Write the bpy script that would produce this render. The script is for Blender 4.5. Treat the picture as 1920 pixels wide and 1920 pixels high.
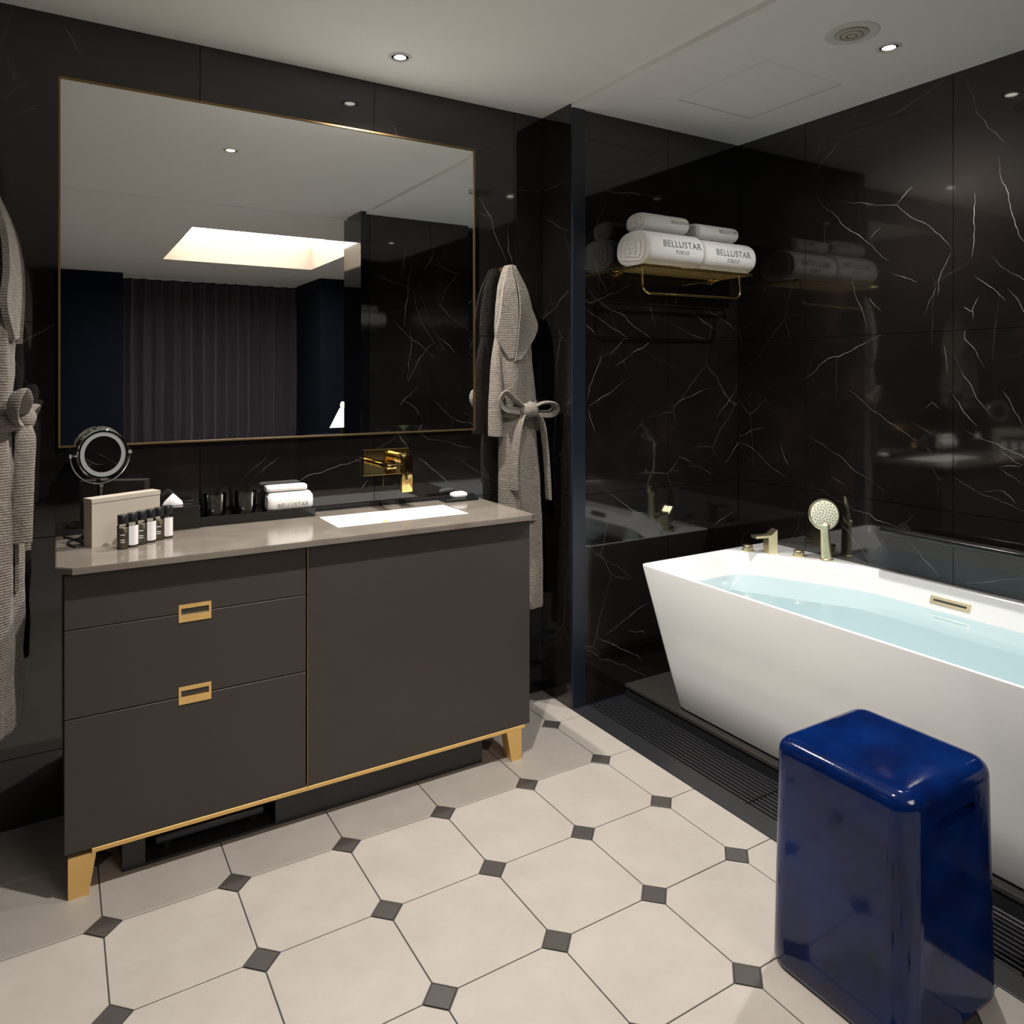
import bpy, bmesh, math, random
from mathutils import Vector, Matrix

# ------------------------------------------------------------------ scene, camera, world, exposure
scene = bpy.context.scene
col = scene.collection
for ob in list(bpy.data.objects):
    bpy.data.objects.remove(ob, do_unlink=True)

CAM_H = 1.3168
cam_data = bpy.data.cameras.new('camera')
cam_data.sensor_fit = 'HORIZONTAL'
cam_data.sensor_width = 36.0
cam_data.lens = 36.0 * 1404.18 / 1920.0
cam_data.shift_y = -257.0 / 1920.0
cam_data.clip_start = 0.02
cam = bpy.data.objects.new('camera', cam_data)
cam.location = (0, 0, CAM_H)
cam.rotation_euler = (math.radians(90), 0, -0.5471)
col.objects.link(cam)
scene.camera = cam

world = bpy.data.worlds.new('world')
scene.world = world
world.use_nodes = True
world.node_tree.nodes['Background'].inputs[0].default_value = (0.02, 0.025, 0.04, 1)
world.node_tree.nodes['Background'].inputs[1].default_value = 0.3

vs = scene.view_settings
vs.view_transform = 'Standard'
vs.look = 'None'
vs.gamma = 1.0
vs.use_curve_mapping = False
vs.exposure = 0.2

WARM = (1.0, 0.95, 0.885)
P_SINK, P_MID, P_BATH = 125.0, 140.0, 98.0      # watts of the three downlights
TRAY_GLOW = 8.5                                # bedroom ceiling coffer

# ------------------------------------------------------------------ room dimensions (metres)
XL, XP, XR = -0.24, 1.735, 2.68      # left wall, partition face, right wall of the bath recess
YV, YB, YF, YD = 2.604, 2.40, 0.50, 0.235  # vanity wall, bath back wall, bath front wall, door line
ZC, ZB = 2.388, 2.371                # ceilings
TILE, TX, TY = 0.30, 0.0959, 2.0346

random.seed(7)

# ------------------------------------------------------------------ material helpers
MATS = {}
def new_mat(name):
    m = bpy.data.materials.new(name); m.use_nodes = True
    nt = m.node_tree
    b = nt.nodes['Principled BSDF']
    MATS[name] = m
    return m, nt, b
def setin(b, **kw):
    names = dict(color='Base Color', rough='Roughness', metal='Metallic', spec='Specular IOR Level',
                 coat='Coat Weight', coatr='Coat Roughness', ior='IOR', trans='Transmission Weight',
                 sheen='Sheen Weight', alpha='Alpha', emit='Emission Color', emits='Emission Strength')
    for k, v in kw.items():
        s = b.inputs[names[k]]
        if k in ('color', 'emit'): v = (v[0], v[1], v[2], 1)
        s.default_value = v
def N(nt, t, **kw):
    n = nt.nodes.new(t)
    for k, v in kw.items():
        if k in n.inputs.keys(): n.inputs[k].default_value = v
        else: setattr(n, k, v)
    return n
def coords(nt, scale=(1, 1, 1), rot=(0, 0, 0), world_space=True):
    if world_space:
        g = N(nt, 'ShaderNodeNewGeometry'); out = g.outputs['Position']
    else:
        g = N(nt, 'ShaderNodeTexCoord'); out = g.outputs['Object']
    mp = N(nt, 'ShaderNodeMapping'); mp.inputs['Scale'].default_value = scale; mp.inputs['Rotation'].default_value = rot
    nt.links.new(out, mp.inputs['Vector'])
    return mp.outputs['Vector']
def ramp(nt, fac, stops):
    r = N(nt, 'ShaderNodeValToRGB')
    e = r.color_ramp.elements
    while len(e) < len(stops): e.new(0.5)
    for el, (p, c) in zip(e, stops):
        el.position = p; el.color = (c[0], c[1], c[2], 1)
    nt.links.new(fac, r.inputs[0])
    return r.outputs[0]
def bump(nt, b, height, strength=0.2, dist=0.002):
    n = N(nt, 'ShaderNodeBump'); n.inputs['Strength'].default_value = strength; n.inputs['Distance'].default_value = dist
    nt.links.new(height, n.inputs['Height']); nt.links.new(n.outputs[0], b.inputs['Normal'])
def simple(name, color, rough=0.5, metal=0.0, var=0.03, **kw):
    m, nt, b = new_mat(name)
    setin(b, color=color, rough=rough, metal=metal, **kw)
    # a little procedural tone variation
    v = coords(nt, (6, 6, 6))
    n = N(nt, 'ShaderNodeTexNoise', Scale=3.0, Detail=3.0); nt.links.new(v, n.inputs['Vector'])
    lo = tuple(c * (1 - var) for c in color); hi = tuple(min(1, c * (1 + var)) for c in color)
    nt.links.new(ramp(nt, n.outputs['Fac'], [(0.3, lo), (0.7, hi)]), b.inputs['Base Color'])
    return m

def make_marble():
    m, nt, b = new_mat('dark_marble')
    setin(b, rough=0.05, spec=0.9)
    v = coords(nt)
    n1 = N(nt, 'ShaderNodeTexNoise', Scale=2.3, Detail=6.0, Roughness=0.6); nt.links.new(v, n1.inputs['Vector'])
    base = ramp(nt, n1.outputs['Fac'], [(0.3, (0.0050, 0.0040, 0.0036)), (0.55, (0.0084, 0.0067, 0.0061)), (0.75, (0.019, 0.0125, 0.0115))])
    # fine faint secondary veining
    d = N(nt, 'ShaderNodeTexNoise', Scale=5.0, Detail=4.0); nt.links.new(v, d.inputs['Vector'])
    add = N(nt, 'ShaderNodeMixRGB', blend_type='ADD'); add.inputs[0].default_value = 0.045
    nt.links.new(v, add.inputs[1]); nt.links.new(d.outputs['Color'], add.inputs[2])
    mp = N(nt, 'ShaderNodeMapping'); mp.inputs['Rotation'].default_value = (0.7, 0.5, 0.6); mp.inputs['Scale'].default_value = (1.0, 1.9, 1.0)
    nt.links.new(add.outputs[0], mp.inputs['Vector'])
    vo = N(nt, 'ShaderNodeTexVoronoi', feature='DISTANCE_TO_EDGE', Scale=2.4); nt.links.new(mp.outputs[0], vo.inputs['Vector'])
    line = ramp(nt, vo.outputs['Distance'], [(0.0, (1, 1, 1)), (0.003, (0.5, 0.5, 0.5)), (0.007, (0, 0, 0))])
    mk = N(nt, 'ShaderNodeTexNoise', Scale=3.1, Detail=2.0); nt.links.new(v, mk.inputs['Vector'])
    mask = ramp(nt, mk.outputs['Fac'], [(0.5, (0, 0, 0)), (0.68, (1, 1, 1))])
    mul = N(nt, 'ShaderNodeMixRGB', blend_type='MULTIPLY'); mul.inputs[0].default_value = 1
    nt.links.new(line, mul.inputs[1]); nt.links.new(mask, mul.inputs[2])
    mix = N(nt, 'ShaderNodeMixRGB'); mix.inputs[2].default_value = (0.055, 0.05, 0.046, 1)
    nt.links.new(mul.outputs[0], mix.inputs[0]); nt.links.new(base, mix.inputs[1])
    nt.links.new(mix.outputs[0], b.inputs['Base Color'])
    return m
make_marble()

m, nt, b = new_mat('marble_vein'); setin(b, rough=0.08)
v = coords(nt)
n = N(nt, 'ShaderNodeTexNoise', Scale=9.0, Detail=4.0); nt.links.new(v, n.inputs['Vector'])
nt.links.new(ramp(nt, n.outputs['Fac'], [(0.36, (0.05, 0.046, 0.042)), (0.64, (0.33, 0.31, 0.29))]), b.inputs['Base Color'])

m, nt, b = new_mat('floor_porcelain'); setin(b, rough=0.42, spec=0.4)
v = coords(nt)
n = N(nt, 'ShaderNodeTexNoise', Scale=7.0, Detail=8.0, Roughness=0.65); nt.links.new(v, n.inputs['Vector'])
nt.links.new(ramp(nt, n.outputs['Fac'], [(0.3, (0.325, 0.294, 0.262)), (0.7, (0.372, 0.340, 0.305))]), b.inputs['Base Color'])
n2 = N(nt, 'ShaderNodeTexNoise', Scale=60.0, Detail=4.0); nt.links.new(v, n2.inputs['Vector'])
bump(nt, b, n2.outputs['Fac'], 0.08, 0.001)
simple('floor_inset', (0.055, 0.048, 0.044), 0.4)
simple('grout', (0.035, 0.03, 0.027), 0.8)
simple('ceiling_paint', (0.84, 0.82, 0.79), 0.9, var=0.006, spec=0.2)
simple('black_stone', (0.018, 0.018, 0.02), 0.35)
simple('platform_stone', (0.042, 0.038, 0.035), 0.3)
simple('grate_black', (0.02, 0.02, 0.022), 0.38)
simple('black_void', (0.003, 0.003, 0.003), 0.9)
simple('navy_metal', (0.008, 0.012, 0.022), 0.28, 0.0, spec=0.7)
simple('navy_paint', (0.0045, 0.0075, 0.0165), 0.8, spec=0.15)
simple('black_gloss', (0.0035, 0.0035, 0.004), 0.05, spec=0.8)
simple('coffer_beige', (0.34, 0.28, 0.22), 0.7)
simple('carpet', (0.40, 0.38, 0.36), 0.95)  # unseen carpet, kept pale so it bounces light up to the ceiling
simple('brass', (0.88, 0.58, 0.22), 0.5, 0.72)
simple('brass_dark', (0.30, 0.20, 0.09), 0.35, 1.0)
simple('polished_gold', (0.86, 0.62, 0.24), 0.08, 1.0)
simple('pale_gold', (0.93, 0.84, 0.56), 0.33, 1.0)
simple('shower_face', (0.80, 0.78, 0.62), 0.45)
simple('chrome', (0.75, 0.76, 0.77), 0.06, 1.0)
simple('nozzle_black', (0.02, 0.02, 0.018), 0.6)
simple('acrylic_white', (0.87, 0.87, 0.865), 0.12, var=0.004, spec=0.5, coat=0.3, coatr=0.03)
simple('ceramic_white', (0.82, 0.81, 0.80), 0.1, var=0.004, spec=0.5)
simple('plastic_white', (0.7, 0.69, 0.66), 0.4)
simple('vent_beige', (0.52, 0.47, 0.40), 0.6)
simple('black_lacquer', (0.012, 0.012, 0.011), 0.16)
simple('black_plastic', (0.012, 0.012, 0.012), 0.3)
simple('paper_beige', (0.42, 0.37, 0.31), 0.65)
simple('paper_white', (0.75, 0.72, 0.72), 0.7)
simple('tissue_white', (0.85, 0.82, 0.83), 0.9)
simple('print_grey', (0.22, 0.22, 0.23), 0.9)
simple('scale_dark', (0.02, 0.025, 0.035), 0.3)
simple('soap_white', (0.85, 0.84, 0.82), 0.45)
simple('liquid_pale', (0.26, 0.22, 0.15), 0.15)

m, nt, b = new_mat('mirror_silver'); setin(b, color=(0.90, 0.92, 0.92), metal=1.0, rough=0.0)
m, nt, b = new_mat('frosted_ring'); setin(b, color=(0.20, 0.215, 0.21), rough=0.5)

# thin clear glass / water: tinted transparency with a Fresnel gloss (works for shadow rays too)
def clear(name, tint, ior, rough=0.0):
    m = bpy.data.materials.new(name); m.use_nodes = True; MATS[name] = m
    nt = m.node_tree; nt.nodes.remove(nt.nodes['Principled BSDF'])
    t = N(nt, 'ShaderNodeBsdfTransparent'); t.inputs[0].default_value = (*tint, 1)
    g = N(nt, 'ShaderNodeBsdfGlossy'); g.inputs['Roughness'].default_value = rough
    f = N(nt, 'ShaderNodeFresnel'); f.inputs[0].default_value = ior
    mx = N(nt, 'ShaderNodeMixShader')
    nt.links.new(f.outputs[0], mx.inputs[0]); nt.links.new(t.outputs[0], mx.inputs[1]); nt.links.new(g.outputs[0], mx.inputs[2])
    nt.links.new(mx.outputs[0], nt.nodes['Material Output'].inputs[0])
    return m, nt, g
clear('clear_glass', (0.93, 0.94, 0.93), 1.45)
wm, wnt, wg = clear('bath_water', (0.905, 0.968, 0.984), 1.33)
wv = coords(wnt, (1, 1, 1))
wn = N(wnt, 'ShaderNodeTexNoise', Scale=9.0, Detail=2.0); wnt.links.new(wv, wn.inputs['Vector'])
wb = N(wnt, 'ShaderNodeBump'); wb.inputs['Strength'].default_value = 0.05; wb.inputs['Distance'].default_value = 0.01
wnt.links.new(wn.outputs['Fac'], wb.inputs['Height']); wnt.links.new(wb.outputs[0], wg.inputs['Normal'])

# herringbone-veneer cabinet fronts: brown grey with crossing diagonal grain
m, nt, b = new_mat('veneer'); setin(b, rough=0.42, spec=0.35)
v = coords(nt)
w1 = N(nt, 'ShaderNodeTexWave', Scale=75.0, Distortion=3.0, Detail=2.0); 
mp = N(nt, 'ShaderNodeMapping'); mp.inputs['Rotation'].default_value = (0, math.radians(40), 0)
nt.links.new(v, mp.inputs['Vector']); nt.links.new(mp.outputs[0], w1.inputs['Vector'])
w2 = N(nt, 'ShaderNodeTexWave', Scale=68.0, Distortion=3.5, Detail=2.0)
mp2 = N(nt, 'ShaderNodeMapping'); mp2.inputs['Rotation'].default_value = (0, math.radians(-48), 0)
nt.links.new(v, mp2.inputs['Vector']); nt.links.new(mp2.outputs[0], w2.inputs['Vector'])
nz = N(nt, 'ShaderNodeTexNoise', Scale=5.0, Detail=4.0); nt.links.new(v, nz.inputs['Vector'])
sel = ramp(nt, nz.outputs['Fac'], [(0.42, (0, 0, 0)), (0.58, (1, 1, 1))])
mixw = N(nt, 'ShaderNodeMixRGB'); nt.links.new(sel, mixw.inputs[0]); nt.links.new(w1.outputs['Fac'], mixw.inputs[1]); nt.links.new(w2.outputs['Fac'], mixw.inputs[2])
nt.links.new(ramp(nt, mixw.outputs[0], [(0.0, (0.032, 0.026, 0.023)), (1.0, (0.066, 0.0535, 0.0465))]), b.inputs['Base Color'])
bump(nt, b, mixw.outputs[0], 0.1, 0.0008)

# polished taupe stone worktop
m, nt, b = new_mat('taupe_stone'); setin(b, rough=0.12, spec=0.5)
v = coords(nt)
n = N(nt, 'ShaderNodeTexNoise', Scale=6.0, Detail=3.0, Roughness=0.5, Distortion=1.0); nt.links.new(v, n.inputs['Vector'])
nt.links.new(ramp(nt, n.outputs['Fac'], [(0.3, (0.150, 0.128, 0.108)), (0.72, (0.205, 0.178, 0.152))]), b.inputs['Base Color'])

# cobalt glaze
m, nt, b = new_mat('cobalt_glaze'); setin(b, rough=0.10, spec=0.42)
v = coords(nt)
n = N(nt, 'ShaderNodeTexNoise', Scale=6.0, Detail=7.0, Roughness=0.65); nt.links.new(v, n.inputs['Vector'])
nt.links.new(ramp(nt, n.outputs['Fac'], [(0.34, (0.001, 0.005, 0.036)), (0.5, (0.001, 0.010, 0.068)), (0.75, (0.001, 0.019, 0.115))]), b.inputs['Base Color'])
n2 = N(nt, 'ShaderNodeTexNoise', Scale=38.0, Detail=3.0); nt.links.new(v, n2.inputs['Vector'])
bump(nt, b, n2.outputs['Fac'], 0.10, 0.003)

# terry / waffle cotton
def fabric(name, lo, hi, scale, strength, waffle=False):
    m, nt, b = new_mat(name); setin(b, rough=0.95, spec=0.1, sheen=0.2)
    v = coords(nt)
    n = N(nt, 'ShaderNodeTexNoise', Scale=scale, Detail=4.0); nt.links.new(v, n.inputs['Vector'])
    nt.links.new(ramp(nt, n.outputs['Fac'], [(0.3, lo), (0.7, hi)]), b.inputs['Base Color'])
    if waffle:
        w = N(nt, 'ShaderNodeTexWave', Scale=46.0, Distortion=2.5, bands_direction='Z'); nt.links.new(v, w.inputs['Vector'])
        ad = N(nt, 'ShaderNodeMath', operation='ADD'); nt.links.new(n.outputs['Fac'], ad.inputs[0]); nt.links.new(w.outputs['Fac'], ad.inputs[1])
        big = N(nt, 'ShaderNodeTexNoise', Scale=13.0, Detail=3.0, Distortion=0.8); nt.links.new(v, big.inputs['Vector'])
        mu = N(nt, 'ShaderNodeMath', operation='MULTIPLY'); mu.inputs[1].default_value = 7.0; nt.links.new(big.outputs['Fac'], mu.inputs[0])
        ad2 = N(nt, 'ShaderNodeMath', operation='ADD'); nt.links.new(ad.outputs[0], ad2.inputs[0]); nt.links.new(mu.outputs[0], ad2.inputs[1])
        bump(nt, b, ad2.outputs[0], strength * 1.6, 0.004)
    else:
        bump(nt, b, n.outputs['Fac'], strength, 0.004)
fabric('robe_cotton', (0.135, 0.118, 0.10), (0.225, 0.20, 0.172), 170.0, 0.30, True)
fabric('towel_cotton', (0.72, 0.70, 0.68), (0.82, 0.81, 0.79), 220.0, 0.5)
fabric('curtain_cloth', (0.044, 0.036, 0.046), (0.062, 0.051, 0.066), 60.0, 0.2)

def emissive(name, color, strength):
    m, nt, b = new_mat(name); setin(b, color=(0.8, 0.8, 0.8), emit=color, emits=strength)
emissive('lamp_glow', (1.0, 0.93, 0.82), 5.0)
emissive('coffer_glow', (1.0, 0.94, 0.87), TRAY_GLOW)
emissive('shade_glow', (0.85, 0.85, 1.0), 0.45)
emissive('bulb_glow', (1.0, 0.75, 0.4), 6.0)

# ------------------------------------------------------------------ object helpers
WL = {}
def tag(o, label=None, cat=None, group=None, kind=None):
    if label: o['label'] = label
    if cat: o['category'] = cat
    if group: o['group'] = group
    if kind: o['kind'] = kind
    return o
def thing(name, loc, label, cat, group=None, kind=None):
    o = bpy.data.objects.new(name, None); o.empty_display_size = 0.05
    o.location = loc; col.objects.link(o); WL[o] = Vector(loc)
    return tag(o, label, cat, group, kind)
def finish(name, bm, mat, parent=None, smooth=None, origin=None):
    """bm holds world coordinates; link as ONE mesh object."""
    bmesh.ops.remove_doubles(bm, verts=bm.verts, dist=1e-6)
    bmesh.ops.recalc_face_normals(bm, faces=bm.faces)
    if parent is not None: org = WL[parent]
    elif origin is not None: org = Vector(origin)
    else:
        xs = [v.co for v in bm.verts]
        org = Vector(((min(c.x for c in xs) + max(c.x for c in xs)) / 2, (min(c.y for c in xs) + max(c.y for c in xs)) / 2, min(c.z for c in xs)))
    for v in bm.verts: v.co = v.co - org
    me = bpy.data.meshes.new(name); bm.to_mesh(me); bm.free()
    me.materials.append(MATS[mat])
    o = bpy.data.objects.new(name, me); col.objects.link(o)
    if parent is not None: o.parent = parent
    else: o.location = org
    WL[o] = org
    if smooth is not None:
        for p in me.polygons: p.use_smooth = True
        if smooth < 180:
            b2 = bmesh.new(); b2.from_mesh(me); a = math.radians(smooth)
            for e in b2.edges:
                if len(e.link_faces) == 2 and e.calc_face_angle(0) > a: e.smooth = False
            b2.to_mesh(me); b2.free()
    return o
def struct(name, bm, mat, label=None, smooth=None):
    o = finish(name, bm, mat, smooth=smooth); o['kind'] = 'structure'
    if label: o['label'] = label
    return o
def BM(): return bmesh.new()
def box(bm, x0, x1, y0, y1, z0, z1, bev=0.0, seg=2):
    vs_ = [bm.verts.new((x, y, z)) for z in (z0, z1) for y in (y0, y1) for x in (x0, x1)]
    fs = [bm.faces.new([vs_[i] for i in q]) for q in ((0, 1, 3, 2), (4, 6, 7, 5), (0, 4, 5, 1), (1, 5, 7, 3), (3, 7, 6, 2), (2, 6, 4, 0))]
    if bev > 0:
        es = list({e for f in fs for e in f.edges})
        bmesh.ops.bevel(bm, geom=es, offset=bev, segments=seg, profile=0.5, affect='EDGES')
    return bm
def prism(bm, poly, z0, z1):
    a = [bm.verts.new((x, y, z0)) for x, y in poly]; c = [bm.verts.new((x, y, z1)) for x, y in poly]
    bm.faces.new(a[::-1]); bm.faces.new(c)
    for i in range(len(poly)):
        j = (i + 1) % len(poly); bm.faces.new((a[i], a[j], c[j], c[i]))
    return bm
def extrude_poly(bm, pts3, off):
    """pts3: planar polygon of 3-D points, extruded by vector off."""
    off = Vector(off)
    a = [bm.verts.new(p) for p in pts3]; c = [bm.verts.new(Vector(p) + off) for p in pts3]
    bm.faces.new(a[::-1]); bm.faces.new(c)
    for i in range(len(a)):
        j = (i + 1) % len(a); bm.faces.new((a[i], a[j], c[j], c[i]))
    return bm
def frame_for(axis):
    z = Vector(axis).normalized()
    t = Vector((0, 0, 1)) if abs(z.z) < 0.9 else Vector((1, 0, 0))
    x = t.cross(z).normalized(); y = z.cross(x)
    return x, y, z
def lathe(bm, prof, base, axis=(0, 0, 1), seg=32, cap=True):
    """prof: list of (radius, height along axis)."""
    x, y, z = frame_for(axis); base = Vector(base); rings = []
    for r, h in prof:
        if r < 1e-6: rings.append([bm.verts.new(base + z * h)])
        else: rings.append([bm.verts.new(base + z * h + (x * math.cos(2 * math.pi * k / seg) + y * math.sin(2 * math.pi * k / seg)) * r) for k in range(seg)])
    for a, c in zip(rings, rings[1:]):
        for k in range(seg):
            j = (k + 1) % seg
            if len(a) == 1 and len(c) == 1: continue
            if len(a) == 1: bm.faces.new((a[0], c[k], c[j]))
            elif len(c) == 1: bm.faces.new((a[k], a[j], c[0]))
            else: bm.faces.new((a[k], a[j], c[j], c[k]))
    if cap:
        for rg in (rings[0], rings[-1]):
            if len(rg) > 2: bm.faces.new(rg)
    return bm
def loft(bm, rings, closed_ends=True, cyclic=False):
    vr = [[bm.verts.new(p) for p in r] for r in rings]
    n = len(vr[0])
    pairs = list(zip(vr, vr[1:])) + ([(vr[-1], vr[0])] if cyclic else [])
    for a, c in pairs:
        for k in range(n):
            j = (k + 1) % n; bm.faces.new((a[k], a[j], c[j], c[k]))
    if closed_ends and not cyclic:
        bm.faces.new(vr[0][::-1]); bm.faces.new(vr[-1])
    return bm
def sweep(bm, pts, rad, seg=12, cyclic=False, flat=None, up=None):
    """tube along pts; rad number or list; flat=(w,t) gives an oval/flat section instead."""
    pts = [Vector(p) for p in pts]; n = len(pts); rings = []
    prev = None
    for i in range(n):
        if cyclic: t = (pts[(i + 1) % n] - pts[i - 1]).normalized()
        else: t = (pts[min(i + 1, n - 1)] - pts[max(i - 1, 0)]).normalized()
        if up is not None:
            x = Vector(up).cross(t)
            x = x.normalized() if x.length > 1e-5 else Vector((1, 0, 0))
        elif prev is None: x = frame_for(t)[0]
        else:
            x = prev - t * prev.dot(t); x.normalize()
        prev = x; y = t.cross(x)
        r = rad[i] if isinstance(rad, (list, tuple)) else rad
        if flat: a, c = flat[0] * r, flat[1] * r
        else: a = c = r
        rings.append([pts[i] + x * (math.cos(2 * math.pi * k / seg) * a) + y * (math.sin(2 * math.pi * k / seg) * c) for k in range(seg)])
    return loft(bm, rings, True, cyclic)
def smooth_path(pts, sub=6, cyclic=False):
    pts = [Vector(p) for p in pts]; out = []; n = len(pts)
    rng = range(n) if cyclic else range(n - 1)
    for i in rng:
        p0 = pts[i - 1] if (i > 0 or cyclic) else pts[0]; p1 = pts[i]; p2 = pts[(i + 1) % n]
        p3 = pts[(i + 2) % n] if (i + 2 < n or cyclic) else pts[-1]
        for k in range(sub):
            t = k / sub
            out.append(0.5 * ((2 * p1) + (p2 - p0) * t + (2 * p0 - 5 * p1 + 4 * p2 - p3) * t * t + (3 * p1 - p0 - 3 * p2 + p3) * t ** 3))
    if not cyclic: out.append(pts[-1])
    return out
def rrect(x0, x1, y0, y1, r, seg=6):
    """rounded rectangle outline, counter-clockwise."""
    out = []
    for cx, cy, a0 in ((x1 - r, y0 + r, -90), (x1 - r, y1 - r, 0), (x0 + r, y1 - r, 90), (x0 + r, y0 + r, 180)):
        for k in range(seg + 1):
            a = math.radians(a0 + 90 * k / seg); out.append((cx + r * math.cos(a), cy + r * math.sin(a)))
    return out
def clip_poly(poly, x0, x1, y0, y1):
    def cl(p, f, g):
        o = []
        for i in range(len(p)):
            a, c = p[i], p[(i + 1) % len(p)]; da, dc = f(a), f(c)
            if da >= 0: o.append(a)
            if (da >= 0) != (dc >= 0):
                t = da / (da - dc); o.append((a[0] + (c[0] - a[0]) * t, a[1] + (c[1] - a[1]) * t))
        return o
    for f in (lambda p: p[0] - x0, lambda p: x1 - p[0], lambda p: p[1] - y0, lambda p: y1 - p[1]):
        poly = cl(poly, f, None)
        if len(poly) < 3: return []
    return poly
def text_mesh(name, body, size, mat, parent, matrix, extrude=0.0004):
    """lettering as a mesh part; matrix maps the text plane into the world."""
    cu = bpy.data.curves.new(name, 'FONT'); cu.body = body; cu.size = size; cu.align_x = 'CENTER'; cu.align_y = 'CENTER'; cu.extrude = extrude; cu.space_character = 1.08
    cu.resolution_u = 2
    tmp = bpy.data.objects.new('tmp_text', cu); col.objects.link(tmp)
    dg = bpy.context.evaluated_depsgraph_get()
    me = bpy.data.meshes.new_from_object(tmp.evaluated_get(dg))
    bpy.data.objects.remove(tmp, do_unlink=True); bpy.data.curves.remove(cu)
    org = WL[parent]
    for v_ in me.vertices: v_.co = matrix @ v_.co - org
    me.materials.clear(); me.materials.append(MATS[mat]); me.name = name
    o = bpy.data.objects.new(name, me); col.objects.link(o); o.parent = parent; WL[o] = org
    return o
def copy_thing(root, delta, label=None):
    r = root.copy(); col.objects.link(r); r.location = root.location + Vector(delta); WL[r] = r.location.copy()
    if label: r['label'] = label
    for ch in list(root.children):
        c = ch.copy(); col.objects.link(c); c.parent = r
        for g in list(ch.children):
            d = g.copy(); col.objects.link(d); d.parent = c
    return r

# vein tracks in wall coordinates (metres along the wall, height)
VEINS_RIGHT = [
  [(1.983,2.049),(1.927,1.983),(1.852,1.903),(1.775,1.844),(1.719,1.789),(1.67,1.743)],
  [(1.906,2.033),(1.819,1.992),(1.775,1.986),(1.719,1.964),(1.638,1.951),(1.6,1.911),(1.517,1.852),(1.464,1.793),(1.438,1.755)],
  [(1.438,1.747),(1.485,1.655),(1.49,1.597)],
  [(1.49,1.634),(1.517,1.583),(1.542,1.528)],
  [(1.635,1.956),(1.578,2.008)],
  [(1.418,2.375),(1.373,2.285),(1.356,2.213),(1.324,2.158),(1.264,2.082)],
  [(1.287,2.048),(1.277,1.961),(1.25,1.871),(1.236,1.81),(1.21,1.751),(1.192,1.705)],
  [(1.829,1.722),(1.813,1.649),(1.775,1.558),(1.753,1.493)],
  [(1.694,2.286),(1.606,2.305),(1.523,2.334),(1.438,2.369)],
  [(1.794,2.356),(1.852,2.279),(1.927,2.208),(1.997,2.151)],
  [(1.947,2.354),(1.961,2.272),(1.997,2.207)],
  [(1.363,1.939),(1.365,1.837),(1.373,1.72)],
  [(1.315,1.722),(1.245,1.649),(1.21,1.625),(1.175,1.597)],
  [(1.259,1.601),(1.236,1.574),(1.21,1.523),(1.192,1.483)],
  [(1.348,1.584),(1.37,1.54),(1.368,1.509)],
  [(1.398,1.552),(1.37,1.532)],
  [(1.749,1.84),(1.703,1.881)],
  [(1.661,1.702),(1.561,1.655)],
  [(1.363,1.657),(1.301,1.605),(1.264,1.562)],
  [(1.749,1.614),(1.7,1.559)],
  [(1.7,1.47),(1.787,1.433),(1.866,1.397),(1.913,1.389),(1.969,1.359),(2.041,1.3)],
  [(1.849,1.262),(1.781,1.217),(1.706,1.167),(1.653,1.131),(1.561,1.076)],
  [(2.033,1.065),(1.969,1.039),(1.879,0.995),(1.775,0.925),(1.688,0.873)],
  [(1.436,1.392),(1.388,1.301),(1.358,1.239),(1.31,1.18)],
  [(1.436,1.248),(1.398,1.186),(1.353,1.142)],
  [(1.393,1.125),(1.32,1.094),(1.264,1.073),(1.21,1.051),(1.175,1.038)],
  [(1.287,1.066),(1.241,1.036),(1.21,1.022)],
  [(1.436,0.959),(1.388,0.936),(1.348,0.916),(1.31,0.908),(1.273,0.894),(1.21,0.874)],
  [(1.339,0.922),(1.273,0.933),(1.232,0.895)],
  [(1.961,0.849),(1.879,0.811),(1.813,0.785),(1.756,0.783),(1.725,0.762),(1.638,0.748),(1.572,0.809)],
  [(1.92,0.903),(1.846,0.876)],
  [(1.872,0.722),(1.813,0.662),(1.762,0.613),(1.731,0.58)],
  [(1.749,0.633),(1.694,0.693)],
  [(1.606,0.712),(1.539,0.649),(1.48,0.603)],
  [(1.393,0.597),(1.339,0.612),(1.264,0.642),(1.21,0.66)],
  [(1.393,1.474),(1.395,1.44),(1.358,1.398),(1.329,1.339)],
  [(1.467,1.427),(1.456,1.321)],
  [(1.273,1.266),(1.241,1.203),(1.21,1.146)],
  [(1.287,1.009),(1.219,1.019)],
  [(1.284,1.007),(1.241,0.982),(1.21,0.961)],
  [(1.533,1.061),(1.501,1.032)],
  [(1.533,1.197),(1.506,1.219),(1.48,1.196)],
  [(2.387,1.006),(2.284,0.967),(2.21,0.908),(2.139,0.877)],
  [(2.395,1.033),(2.242,1.084)],
  [(1.583,1.143),(1.506,1.101)],
  [(2.162,1.03),(2.123,0.93)],
]
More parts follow.
